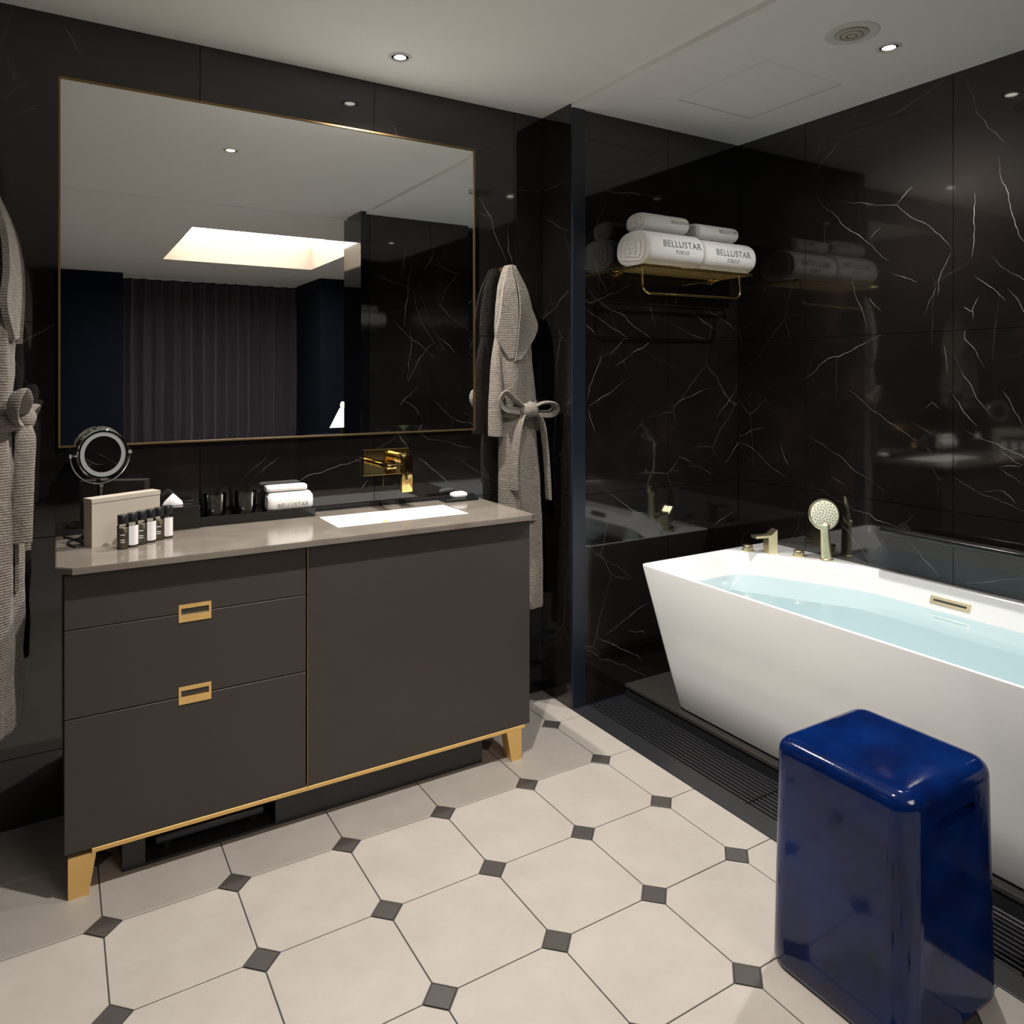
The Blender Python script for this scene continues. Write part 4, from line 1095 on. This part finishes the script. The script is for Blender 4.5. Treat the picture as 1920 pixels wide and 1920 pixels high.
# ================================================================== BLUE STOOL
SCX, SCY, SH = 1.548, 0.984, 0.503
bm = BM(); rings = []
def sring(hx_, hy_, z, r): return [(x, y, z) for x, y in rrect(SCX - hx_, SCX + hx_, SCY - hy_, SCY + hy_, r, 8)]
for z, d_ in ((0.0, 0.008), (0.004, 0.003), (0.015, 0.0)): rings.append(sring(0.176 - d_, 0.168 - d_, z, 0.05))
for k in range(1, 11):
    u = k / 10; rings.append(sring(0.176 - 0.013 * u, 0.168 - 0.005 * u, 0.015 + (SH - 0.048) * u, 0.05 - 0.003 * u))
R0, zt0 = 0.033, SH - 0.033
for k in range(1, 9):
    a = math.radians(90 * k / 8); d_ = R0 * (1 - math.cos(a)); rings.append(sring(0.163 - d_, 0.163 - d_, zt0 + R0 * math.sin(a), max(0.012, 0.047 - d_)))
rings.append(sring(0.09, 0.09, SH + 0.001, 0.012)); rings.append(sring(0.04, 0.04, SH + 0.0015, 0.012))
loft(bm, rings)
st = finish('ceramic_stool', bm, 'cobalt_glaze', smooth=60, origin=(SCX, SCY, 0))
tag(st, 'glossy cobalt blue glazed ceramic stool with a handle slot', 'stool')
# hand-hold slots cut through the two end faces
cb = BM()
for yy in (SCY - 0.185, SCY + 0.125):
    sl = [(SCX + x, z) for x, z in rrect(-0.068, 0.068, 0.418, 0.442, 0.0115, 6)]
    extrude_poly(cb, [(a, yy, c) for a, c in sl], (0, 0.060, 0))
bmesh.ops.recalc_face_normals(cb, faces=cb.faces)
cme = bpy.data.meshes.new('cutter'); cb.to_mesh(cme); cb.free()
co = bpy.data.objects.new('cutter', cme); col.objects.link(co)
md = st.modifiers.new('slot', 'BOOLEAN'); md.object = co; md.operation = 'DIFFERENCE'; md.solver = 'EXACT'
dg = bpy.context.evaluated_depsgraph_get(); me2 = bpy.data.meshes.new_from_object(st.evaluated_get(dg))
st.modifiers.clear(); st.data = me2; bpy.data.objects.remove(co, do_unlink=True)
for p in me2.polygons: p.use_smooth = abs(p.normal.y) < 0.985
b2 = bmesh.new(); b2.from_mesh(me2)
for e_ in b2.edges:
    if len(e_.link_faces) == 2 and e_.calc_face_angle(0) > math.radians(50): e_.smooth = False
b2.to_mesh(me2); b2.free()

# ================================================================== BATHROBES
def bathrobe(origin, right, out, label, seed, dep=1.0, hook_label=''):
    """robe hung from a peg; local (a along wall, o away from wall, z up) -> world."""
    rnd = random.Random(seed)
    O = Vector(origin); Rv = Vector(right); Ov = Vector(out)
    def W(a, o, z): return O + Rv * a + Ov * (o * dep) + Vector((0, 0, z - origin[2]))
    zt = origin[2]
    t = thing('bathrobe', W(0, 0.06, zt - 1.37), label, 'bathrobe', 'waffle bathrobes on wall pegs')
    # body: (z below the peg, left, right, depth centre, half depth)
    prof = [(0.0, -0.016, 0.020, 0.050, 0.016), (-0.03, -0.030, 0.036, 0.052, 0.026), (-0.08, -0.046, 0.056, 0.056, 0.034), (-0.16, -0.058, 0.072, 0.060, 0.042), (-0.24, -0.064, 0.086, 0.062, 0.046), (-0.34, -0.060, 0.094, 0.064, 0.048),
            (-0.46, -0.052, 0.104, 0.064, 0.048), (-0.55, -0.046, 0.110, 0.062, 0.044), (-0.60, -0.042, 0.112, 0.062, 0.042), (-0.70, -0.044, 0.122, 0.064, 0.046), (-0.84, -0.046, 0.138, 0.066, 0.050), (-1.00, -0.046, 0.146, 0.066, 0.052), (-1.18, -0.044, 0.150, 0.066, 0.052), (-1.352, -0.042, 0.154, 0.066, 0.052), (-1.360, -0.040, 0.152, 0.066, 0.050)]
    n = 56; rings = []
    dense = []
    for p, q_ in zip(prof, prof[1:]):
        for k in range(4):
            u = k / 4; dense.append(tuple(p[i] + (q_[i] - p[i]) * u for i in range(5)))
    dense.append(prof[-1])
    ph = [rnd.uniform(0, 6.28) for _ in range(4)]
    for z, l, r, oc, hd_ in dense:
        c, hw = (l + r) / 2, (r - l) / 2; ring = []
        amp = min(1.0, -z / 0.12) if z > -0.12 else 1.0
        for k in range(n):
            th = 2 * math.pi * k / n
            w = 1 + amp * (0.15 * math.sin(4 * th + ph[0] + z * 2.6) + 0.10 * math.sin(7 * th + ph[1] - z * 4.0) + 0.05 * math.sin(12 * th + ph[2] + z * 9.0) + 0.03 * math.sin(z * 37 + 3 * th))
            ring.append(W(c + hw * math.cos(th) * (0.94 + 0.06 * w), oc + hd_ * math.sin(th) * w, zt + z))
        rings.append(ring)
    bm = BM(); loft(bm, rings); finish('robe_body', bm, 'robe_cotton', t, smooth=80)
    def slab(name, rows, thick, mat='robe_cotton'):
        """rows: list of rows of (a, o, z-offset); a cloth sheet with thickness away from the wall."""
        bm = BM(); dn = []
        for row in rows: dn.append([Vector(p) for p in smooth_path(row, 4)])
        cols_ = len(dn[0])
        full = [smooth_path([dn[i][k] for i in range(len(dn))], 4) for k in range(cols_)]
        f_ = [[bm.verts.new(W(p.x, p.y + thick, zt + p.z)) for p in c_] for c_ in full]
        b_ = [[bm.verts.new(W(p.x, p.y, zt + p.z)) for p in c_] for c_ in full]
        A, C_ = len(full), len(full[0])
        for i in range(A - 1):
            for j in range(C_ - 1):
                bm.faces.new((f_[i][j], f_[i + 1][j], f_[i + 1][j + 1], f_[i][j + 1])); bm.faces.new((b_[i][j], b_[i][j + 1], b_[i + 1][j + 1], b_[i + 1][j]))
        for i in range(A - 1):
            for j in (0, C_ - 1): bm.faces.new((f_[i][j], f_[i + 1][j], b_[i + 1][j], b_[i][j]))
        for j in range(C_ - 1):
            for i in (0, A - 1): bm.faces.new((f_[i][j], f_[i][j + 1], b_[i][j + 1], b_[i][j]))
        return finish(name, bm, mat, t, smooth=70)
    # shawl collar, two lapels
    slab('lapel', [[(-0.014, 0.066, 0.0), (-0.002, 0.070, 0.002)], [(-0.050, 0.088, -0.10), (0.004, 0.098, -0.09)], [(-0.066, 0.094, -0.20), (0.006, 0.110, -0.18)], [(-0.078, 0.090, -0.285), (0.0, 0.112, -0.27)], [(-0.030, 0.102, -0.372), (-0.012, 0.108, -0.366)]], 0.012)
    slab('lapel', [[(0.002, 0.070, 0.002), (0.018, 0.066, 0.0)], [(0.012, 0.100, -0.09), (0.058, 0.088, -0.09)], [(0.012, 0.114, -0.18), (0.080, 0.094, -0.17)], [(0.002, 0.116, -0.28), (0.104, 0.096, -0.255)], [(-0.010, 0.112, -0.38), (0.020, 0.112, -0.37)]], 0.013)
    # sleeves hanging at the side
    sl = smooth_path([W(-0.040, 0.055, zt - 0.26), W(-0.060, 0.062, zt - 0.38), W(-0.064, 0.066, zt - 0.50), W(-0.066, 0.066, zt - 0.60), W(-0.066, 0.066, zt - 0.672)], 6)
    bm = BM(); sweep(bm, sl, [0.018 + 0.016 * min(1, k / 14) for k in range(len(sl))], 18, flat=(1.0, 0.8)); finish('sleeve', bm, 'robe_cotton', t, smooth=70)
    sl = smooth_path([W(0.070, 0.040, zt - 0.24), W(0.100, 0.040, zt - 0.40), W(0.112, 0.045, zt - 0.56), W(0.118, 0.050, zt - 0.66)], 6)
    bm = BM(); sweep(bm, sl, [0.018 + 0.014 * min(1, k / 14) for k in range(len(sl))], 18, flat=(1.0, 0.8)); finish('sleeve', bm, 'robe_cotton', t, smooth=70)
    # belt: wrap, knot, bow loops, two tails
    zb_ = zt - 0.566
    wrap = [W(0.034 + 0.084 * math.cos(a), 0.062 + 0.055 * math.sin(a), zb_ + 0.014 * math.cos(a + 0.5)) for a in [2 * math.pi * k / 40 for k in range(40)]]
    bm = BM(); sweep(bm, wrap, 0.022, 14, cyclic=True, flat=(0.34, 1.0), up=(0, 0, 1)); finish('belt_wrap', bm, 'robe_cotton', t, smooth=70)
    bm = BM(); lathe(bm, [(0, -0.040), (0.018, -0.036), (0.031, -0.018), (0.029, 0.0), (0.033, 0.016), (0.017, 0.036), (0, 0.040)], W(0.052, 0.122, zb_ - 0.006), axis=Rv + Vector((0, 0, 0.25)), seg=18, cap=False); finish('belt_knot', bm, 'robe_cotton', t, smooth=80)
    loop = smooth_path([W(0.070, 0.122, zb_ + 0.002), W(0.110, 0.135, zb_ + 0.022), W(0.156, 0.138, zb_ + 0.020), W(0.176, 0.130, zb_ - 0.002), W(0.158, 0.122, zb_ - 0.022), W(0.110, 0.118, zb_ - 0.022), W(0.072, 0.118, zb_ - 0.012)], 6)
    bm = BM(); sweep(bm, loop, 0.021, 12, flat=(1.0, 0.32)); finish('belt_loop', bm, 'robe_cotton', t, smooth=70)
    loop = smooth_path([W(0.030, 0.118, zb_ + 0.004), W(-0.020, 0.128, zb_ + 0.040), W(-0.052, 0.122, zb_ + 0.066), W(-0.070, 0.112, zb_ + 0.040), W(-0.052, 0.110, zb_ + 0.004), W(0.010, 0.116, zb_ - 0.010)], 6)
    bm = BM(); sweep(bm, loop, 0.020, 12, flat=(1.0, 0.34)); finish('belt_loop', bm, 'robe_cotton', t, smooth=70)
    for pts_ in ([(0.040, 0.124, 0.0), (0.006, 0.130, -0.05), (-0.010, 0.128, -0.13), (-0.016, 0.126, -0.22), (-0.014, 0.124, -0.315)], [(0.064, 0.124, -0.004), (0.110, 0.126, -0.05), (0.130, 0.122, -0.14), (0.142, 0.120, -0.25), (0.150, 0.118, -0.365)]):
        tl = smooth_path([W(a, o, zb_ + z) for a, o, z in pts_], 6)
        bm = BM(); sweep(bm, tl, [0.010 + 0.013 * min(1, k / 6) for k in range(len(tl))], 12, flat=(1.0, 0.26)); finish('belt_tail', bm, 'robe_cotton', t, smooth=70)
    # pocket welt
    slab('pocket', [[(0.020, 0.1105, -0.845), (0.098, 0.1085, -0.848)], [(0.020, 0.1115, -0.93), (0.100, 0.1085, -0.93)], [(0.022, 0.111, -1.01), (0.100, 0.108, -1.01)]], 0.007)
    # peg
    h = thing('robe_peg', W(0.002, 0.0, zt - 0.012), hook_label, 'hook', 'robe pegs')
    bm = BM(); lathe(bm, [(0, 0.0005), (0.014, 0.0005), (0.014, 0.004), (0.006, 0.006), (0.0055, 0.045), (0, 0.045)], W(0.002, 0, zt - 0.012) , axis=Ov, seg=20, cap=False); finish('stem', bm, 'brass_dark', h, smooth=40)
    bm = BM(); lathe(bm, [(0, 0.045), (0.008, 0.045), (0.009, 0.049), (0.007, 0.053), (0, 0.054)], W(0.002, 0, zt - 0.012), axis=Ov, seg=20, cap=False); finish('tip', bm, 'brass_dark', h, smooth=40)
bathrobe((1.536, YV, 1.750), (1, 0, 0), (0, -1, 0), 'grey-beige waffle bathrobe hanging between the mirror and the partition', 21, hook_label='small brass peg carrying the robe beside the partition')
bathrobe((XL + 0.012, 2.262, 1.775), (0, 1, 0), (1, 0, 0), 'grey-beige waffle bathrobe hanging on the wall at the clipped end of the worktop', 22, dep=1.25, hook_label='small brass peg carrying the robe on the side wall')

# ================================================================== BEDROOM THINGS SEEN IN THE MIRROR
t = thing('curtain', (1.55, -3.98, 0), 'full-height dusky purple curtain in deep folds reflected in the mirror', 'curtain')
bm = BM(); n = 420; fr_, bk_ = [], []
rc = random.Random(5); phs = [rc.uniform(0, 6.28) for _ in range(5)]
for k in range(n + 1):
    x = 0.602 + (2.498 - 0.602) * k / n
    y = -3.985 + 0.035 * math.sin(x * 46 + 1.2 * math.sin(x * 5 + phs[0])) + 0.016 * math.sin(x * 19 + phs[1]) + 0.008 * math.sin(x * 103 + phs[2])
    fr_.append((x, y))
zl = [0.01, 0.8, 1.6, 2.375]
F = [[bm.verts.new((x + 0.004 * math.sin(z * 3 + x * 9), y * 1.0 + 0.01 * (1 - z / 2.4) * math.sin(x * 31), z)) for x, y in fr_] for z in zl]
B = [[bm.verts.new((v_.co.x, v_.co.y - 0.004, v_.co.z)) for v_ in row] for row in F]
for i in range(len(zl) - 1):
    for k in range(n):
        bm.faces.new((F[i][k], F[i][k + 1], F[i + 1][k + 1], F[i + 1][k])); bm.faces.new((B[i][k + 1], B[i][k], B[i + 1][k], B[i + 1][k + 1]))
finish('cloth', bm, 'curtain_cloth', t, smooth=180)
bm = BM(); box(bm, 0.602, 2.498, -4.04, -3.94, 2.376, 2.387); finish('track', bm, 'ceiling_paint', t)

x, y = 2.42, -2.0
bm = BM(); box(bm, 2.15, 2.75, -2.3, -1.7, 0.0, 0.52, 0.004)
ns = thing('nightstand', (2.45, -2.0, 0), 'dark navy bedside cabinet below the bedroom lamp', 'nightstand')
bm.free()
bm = BM(); box(bm, 2.15, 2.75, -2.3, -1.7, 0.06, 0.52, 0.004); finish('case', bm, 'navy_paint', ns)
bm = BM(); box(bm, 2.18, 2.72, -2.27, -1.73, 0.0, 0.06); finish('base', bm, 'black_void', ns)
bm = BM(); box(bm, 2.144, 2.149, -2.28, -1.72, 0.30, 0.50); dr = finish('drawer', bm, 'navy_paint', ns)
bm = BM(); box(bm, 2.136, 2.144, -2.06, -1.94, 0.395, 0.405); finish('handle', bm, 'brass_dark', dr)
t = thing('bedside_lamp', (x, y, 0.52), 'bedside lamp with a white conical shade and glowing bulb reflected in the mirror', 'lamp')
bm = BM(); lathe(bm, [(0, 0), (0.07, 0), (0.07, 0.012), (0.012, 0.02), (0.010, 0.26), (0, 0.26)], (x, y, 0.52), seg=28, cap=False); finish('stand', bm, 'brass_dark', t, smooth=40)
bm = BM(); lathe(bm, [(0.135, 0.26), (0.03, 0.47), (0.028, 0.47), (0.132, 0.26)], (x, y, 0.52), seg=36, cap=False); finish('shade', bm, 'shade_glow', t, smooth=40)
bm = BM(); lathe(bm, [(0, 0.46), (0.018, 0.47), (0.024, 0.50), (0.018, 0.525), (0, 0.535)], (x, y, 0.52), seg=20, cap=False); finish('bulb', bm, 'bulb_glow', t, smooth=60)
